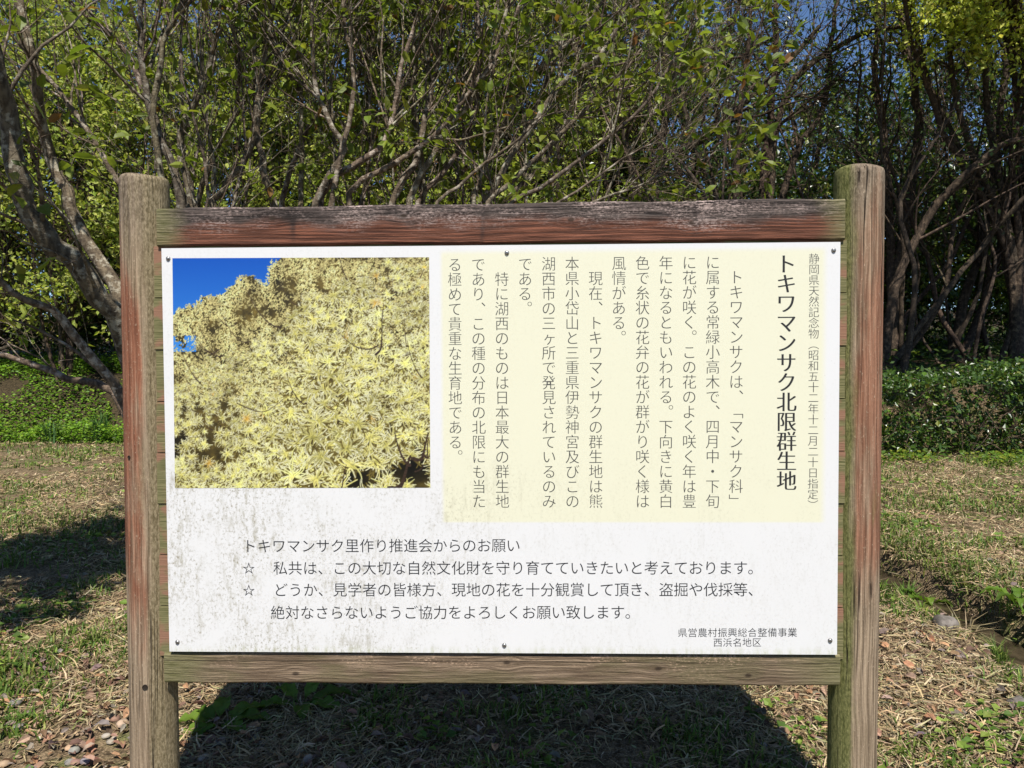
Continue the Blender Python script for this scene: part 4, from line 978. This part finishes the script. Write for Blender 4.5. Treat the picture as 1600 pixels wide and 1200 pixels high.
# green grass and small weeds
x, y = field(rng, 150000); m_ = fbm(x, y, .8, 17) * .55 + fbm(x, y, .25, 18) * .45
wet = np.exp(-((x - DITCH_X) / .40) ** 2) * .22 + .10 * sstep(5.5, 8.0, y) * sstep(0, -2, x)
ok = m_ + wet + rng.normal(size=len(x)) * .05 + .03 * sstep(1.5, 5, y) - .10 * ((x < -.7) & (y < .9)) > .585
ok &= ~((np.abs(x - ditch_x(y) + .01) < .125) & (y < 7)); x, y = x[ok], y[ok]; n = len(x)
g = Geo(); sc = 1 + .12 * (y + 1.6)
blades(rng, g, np.stack([x, y, gz(x, y)], -1), rng.uniform(.018, .055, n) * sc, rng.uniform(.003, .006, n) * sc, np.full(n, .9), GCOL, [.4, .3, .22, .08])
# small round weed leaves
x, y = field(rng, 42000); m_ = fbm(x, y, .45, 27); ok = (m_ + rng.normal(size=len(x)) * .03 > .61) & ~((np.abs(x - ditch_x(y) + .01) < .125) & (y < 7)); x, y = x[ok], y[ok]; n = len(x)
P = np.stack([x, y, gz(x, y) + rng.uniform(.008, .04, n)], -1); a = rng.uniform(0, 6.28, n)
l = rng.uniform(.014, .034, n) * (1 + .10 * (y + 1.6))
leaves(g, P, np.stack([np.cos(a), np.sin(a), rng.uniform(-.2, .4, n)], -1), np.array([0, 0, 1.]) + rng.normal(size=(n, 3)) * .35, l, l * .75, tint_mix(rng, n, [(.12, .20, .025), (.08, .15, .02), (.20, .27, .05)]))
# grass leaning over both lips of the ditch
n = 5200; y = rng.uniform(.3, 5.5, n); side = rng.uniform(size=n) < .5
x = ditch_x(y) + np.where(side, rng.uniform(.125, .30, n), -rng.uniform(.15, .36, n)); ok = fbm(x, y, .28, 99) > np.where(side, .34, .42); x, y = x[ok], y[ok]; n = len(x)
blades(rng, g, np.stack([x, y, gz(x, y) - .004], -1), rng.uniform(.03, .095, n), rng.uniform(.003, .006, n), np.full(n, 1.0), GCOL + [(.36, .28, .16), (.28, .20, .11)], [.22, .16, .16, .14, .2, .12])
tag(obj('grass', g, M_GRASS), 'short green grass and tiny weeds in patches', 'grass', kind='stuff')
# dry cut straw
x, y = field(rng, 300000); m_ = fbm(x, y, .7, 57); ok = (m_ + rng.normal(size=len(x)) * .08 - .09 * sstep(1.1, .4, y) * sstep(-.5, -1.0, x) > .40) & ~((np.abs(x - ditch_x(y) + .01) < .13) & (y < 7)); x, y = x[ok], y[ok]; n = len(x)
a = rng.uniform(0, 6.28, n); l = rng.uniform(.014, .066, n) * (1 + .05 * (y + 1.6)); w = rng.uniform(.0012, .0029, n) * (1 + .22 * (y + 1.6)); el = rng.normal(size=n) * .22 + .05
d = np.stack([np.cos(a) * np.cos(el), np.sin(a) * np.cos(el), np.sin(el)], -1); s = np.stack([-np.sin(a), np.cos(a), rng.normal(size=n) * .5], -1)
P = np.stack([x, y, gz(x, y) + rng.uniform(.004, .022, n)], -1); mid = P + d * (l * .5)[:, None] + np.array([0, 0, 1.]) * (l * rng.uniform(-.03, .12, n))[:, None]; end = P + d * l[:, None] + s * (l * rng.normal(size=n) * .12)[:, None]
ws = (w * .5)[:, None]
V = np.stack([P - s * ws, P + s * ws, mid + s * ws, mid - s * ws, end + s * ws * .4, end - s * ws * .4], 1)
g = Geo(); b = np.arange(n)[:, None] * 6
SCOL = [(.38, .285, .155), (.26, .185, .105), (.48, .39, .24), (.15, .105, .06), (.29, .28, .13)]
g.add(V.reshape(-1, 3), [b + np.array([[0, 1, 2, 3]]), b + np.array([[3, 2, 4, 5]])], np.repeat(tint_mix(rng, n, SCOL, [.34, .26, .16, .12, .12], .16), 6, 0))
tag(obj('cut_straw', g, M_STRAW), 'dry brown grass clippings strewn over the ground', 'clippings', kind='stuff')
# fallen leaves, mostly close to the board
x, y = field(rng, 16000, -.3, 6); ok = rng.uniform(size=len(x)) < np.clip(1.25 - y * .42, .05, 1) * (fbm(x, y, .6, 71) > .42); x, y = x[ok], y[ok]; n = len(x)
ok = ~((np.abs(x - ditch_x(y)) < .16)); x, y = x[ok], y[ok]; n = len(x)
a = rng.uniform(0, 6.28, n); l = rng.uniform(.016, .046, n)
g = Geo(); leaves(g, np.stack([x, y, gz(x, y) + rng.uniform(.006, .03, n)], -1), np.stack([np.cos(a), np.sin(a), rng.normal(size=n) * .25], -1), np.array([0, 0, 1.]) + rng.normal(size=(n, 3)) * .40, l, l * rng.uniform(.4, .7, n),
    tint_mix(rng, n, [(.20, .115, .07), (.12, .07, .045), (.28, .185, .125), (.21, .165, .135), (.33, .19, .10)], None, .2), True, .3, .2)
tag(obj('leaf_litter', g, M_LITTER), 'curled brown fallen leaves under and around the board', 'leaf litter', kind='stuff')
# pebbles at the front
n = 2300; y = rng.uniform(-.1, 1.5, n); x = rng.uniform(-2.4, 1.9, n)
ok = rng.uniform(size=n) < np.where(x < -.7, 1.0, .16) * np.clip(1.5 - y * 1.9, .04, 1); x, y = x[ok], y[ok]
g = Geo()
tpl = []; F_ = []
for i, th in enumerate((-.3, .3, .85, 1.5)):
    for j in range(8): tpl.append((math.cos(j * .7854) * math.cos(th), math.sin(j * .7854) * math.cos(th), math.sin(th)))
for i in range(3):
    for j in range(8): F_.append((i * 8 + j, i * 8 + (j + 1) % 8, (i + 1) * 8 + (j + 1) % 8, (i + 1) * 8 + j))
tpl = np.array(tpl); F_ = np.array(F_); tpl[24:, :2] *= .6
for px_, py_ in zip(x, y):
    s = rng.uniform(.004, .014) * (1.3 if px_ < -.7 else .9); ra = rng.uniform(0, 6.28); V = tpl * np.array([s * rng.uniform(1, 1.5), s, s * .62]) * (1 + rng.normal(size=tpl.shape) * .03)
    c_, s_ = math.cos(ra), math.sin(ra); V = np.stack([V[:, 0] * c_ - V[:, 1] * s_, V[:, 0] * s_ + V[:, 1] * c_, V[:, 2]], -1) + np.array([px_, py_, float(gz(px_, py_)) + s * .35 + .004])
    g.add(V, [F_], tint_mix(rng, 1, [(.34, .25, .16), (.20, .18, .165), (.40, .28, .165), (.22, .13, .095), (.30, .255, .21)]).repeat(len(V), 0))
tag(obj('pebbles', g, M_STONE, smooth=True), 'rounded tan and grey pebbles at the foot of the board', 'pebbles', kind='stuff')
# lush weeds on the bank at the left and along the hedge foot
n = 120000; x = rng.uniform(-9.5, 3.2, n); y = 8.0 + 3.2 * rng.uniform(size=n) ** 1.5; z = gz(x, y)
ok = (fbm(x, y, .5, 88) + .16 * (y < 9.1) > .33) & (y > 8.15 + .25 * fbm(x, y, .8, 5)) & ((y < 8.85 + .5 * fbm(x, y, .7, 44)) | (rng.uniform(size=n) < .75 * (fbm(x, y, .6, 45) > .42))); x, y, z = x[ok], y[ok], z[ok]; n = len(x)
g = Geo(); P = np.stack([x, y, z + rng.uniform(.0, .26, n) * fbm(x, y, .35, 61) * 1.5], -1); a = rng.uniform(0, 6.28, n); l = rng.uniform(.022, .06, n)
leaves(g, P, np.stack([np.cos(a), np.sin(a), rng.uniform(-.2, .6, n)], -1), np.array([0, -.4, 1.]) + rng.normal(size=(n, 3)) * .4, l, l * .65, tint_mix(rng, n, [(.15, .28, .022), (.10, .20, .018), (.21, .32, .03), (.05, .09, .015)], [.4, .3, .15, .15]))
n2 = 9000; x = rng.uniform(2.0, 11, n2); y = rng.uniform(5.85, 6.5, n2); ok = fbm(x, y, .35, 91) > .44; x, y = x[ok], y[ok]; n2 = len(x); a = rng.uniform(0, 6.28, n2); l = rng.uniform(.025, .06, n2)
leaves(g, np.stack([x, y, gz(x, y) + rng.uniform(.0, .10, n2)], -1), np.stack([np.cos(a), np.sin(a), rng.uniform(-.1, .6, n2)], -1), np.array([0, -.4, 1.]) + rng.normal(size=(n2, 3)) * .4, l, l * .6, tint_mix(rng, n2, [(.10, .18, .02), (.07, .13, .016), (.2, .24, .03)]))
n3 = 40000; x = rng.uniform(-10, 12, n3); y = rng.uniform(7.6, 18, n3); ok = (fbm(x, y, .9, 93) > .42) & ~((x < 3) & (y < 10.5)); x, y = x[ok], y[ok]; n3 = len(x); a = rng.uniform(0, 6.28, n3); l = rng.uniform(.05, .11, n3)
leaves(g, np.stack([x, y, gz(x, y) + rng.uniform(.0, .20, n3)], -1), np.stack([np.cos(a), np.sin(a), rng.uniform(-.1, .8, n3)], -1), np.array([0, -.4, 1.]) + rng.normal(size=(n3, 3)) * .4, l, l * .55, tint_mix(rng, n3, [(.05, .09, .014), (.035, .065, .012), (.09, .13, .02)]))
tag(obj('ground_cover', g, M_LEAF), 'low green weeds covering the bank and the grove floor', 'ground cover', kind='stuff')

# single weeds one can tell apart
def sword_weed(u, v, Z, n, h, label, seed, cols=((.06, .13, .03), (.09, .17, .04)), w=.016, lean=.55, yy=None):
    rng = np.random.default_rng(seed); p = at_z(u, v, Z) if yy is None else at_y(u, v, yy); p[2] = gz(p[0], p[1])
    r = thing('sword_leaf_weed', label, 'weed', tuple(p), 'tufts of long narrow leaves'); g = Geo()
    P = rng.normal(size=(n, 3)) * np.array([h * .12, h * .12, 0]); P[:, 2] = -.01
    blades(rng, g, P, rng.uniform(.6, 1.1, n) * h, np.full(n, w), np.full(n, lean), cols, None, .35)
    obj('leaf_tuft', g, M_GRASS, r)
sword_weed(82, 672, .4, 46, .42, 'tall narrow leaved tuft on the bank at the far left', 3, yy=8.35, w=.02)
sword_weed(155, 668, .4, 60, .48, 'tall narrow leaved tuft on the bank beside the left log post', 4, yy=8.45, w=.02)
sword_weed(1420, 912, -.03, 60, .16, 'bright grass tuft on the ditch edge beside the right log post', 5, ((.10, .18, .03), (.16, .24, .05)), .008)
sword_weed(1560, 1000, -.03, 70, .15, 'grass tuft by the ditch right of the grey rock', 6, ((.11, .19, .03), (.2, .24, .06)), .007)
sword_weed(150, 1012, 0, 26, .12, 'pale grass tuft left of the left log post', 7, ((.2, .24, .06), (.12, .18, .03)), .006)
sword_weed(1500, 965, -.03, 60, .20, 'dry straw coloured tuft hanging over the ditch bank', 8, ((.36, .29, .17), (.28, .22, .12)), .006, 1.2)
def rosette(u, v, leafs, label, seed, mat=M_LEAF, zoff=0.0):
    """leafs: (azimuth deg, length, width, rise)"""
    rng = np.random.default_rng(seed); p = at_z(u, v, zoff); p[2] = gz(p[0], p[1])
    r = thing('broad_leaf_weed', label, 'weed', tuple(p), 'broad leaved weeds')
    for az, L, Wd, rise in leafs:
        a = math.radians(az); d = np.array([math.cos(a), math.sin(a), 0]); s = np.array([-math.sin(a), math.cos(a), 0]); V = []; nn = 12
        for i in range(nn + 1):
            q = i / nn; c = d * L * q + np.array([0, 0, 1]) * (rise * math.sin(q * 2.0) - .25 * L * q * q)
            stalk = .06 if q < .22 else 1.0
            ww = Wd * .5 * max(stalk * math.sin(math.pi * min(1, max(0.04, (q - .16) / .84)) ** .75), .018) * (1 + .16 * math.sin(q * 34 + seed))
            for sx in (-1, -.5, 0, .5, 1): V.append(c + s * ww * sx + np.array([0, 0, 1]) * (abs(sx) * ww * .30 + .006 * math.sin(q * 22 + sx * 3)))
        idx = np.arange((nn + 1) * 5).reshape(nn + 1, 5); f = np.stack([idx[:-1, :-1], idx[1:, :-1], idx[1:, 1:], idx[:-1, 1:]], -1).reshape(-1, 4)
        g = Geo(); g.add(V, [f], tint_mix(rng, 1, [(.12, .20, .028), (.09, .16, .022)], None, .1).repeat(len(V), 0)); obj('leaf', g, mat, r, smooth=True)
rosette(340, 1140, [(190, .13, .06, .05), (150, .11, .05, .05), (100, .13, .05, .06), (40, .16, .06, .05), (5, .18, .06, .05), (330, .14, .05, .04), (260, .10, .045, .04), (225, .12, .05, .03)], 'broad leaved weed half in the shadow right of the left log post', 1)
rosette(470, 1110, [(20, .18, .06, .06), (70, .14, .05, .07), (140, .15, .05, .06), (200, .15, .05, .05), (290, .14, .05, .05), (340, .17, .06, .05)], 'broad leaved weed fully in the shadow under the bottom rail', 2)
rosette(1592, 955, [(200, .14, .05, .09), (165, .15, .045, .10), (125, .13, .045, .08), (240, .13, .045, .08), (60, .13, .045, .08), (300, .12, .04, .07)], 'broad leaved weed on the far bank of the ditch at the right edge', 3)
rosette(1450, 905, [(200, .14, .05, .08), (160, .14, .05, .09), (250, .12, .05, .08), (300, .14, .05, .07), (30, .12, .05, .06)], 'broad leaved weed on the ditch bank, smaller, nearer the right log post', 4)
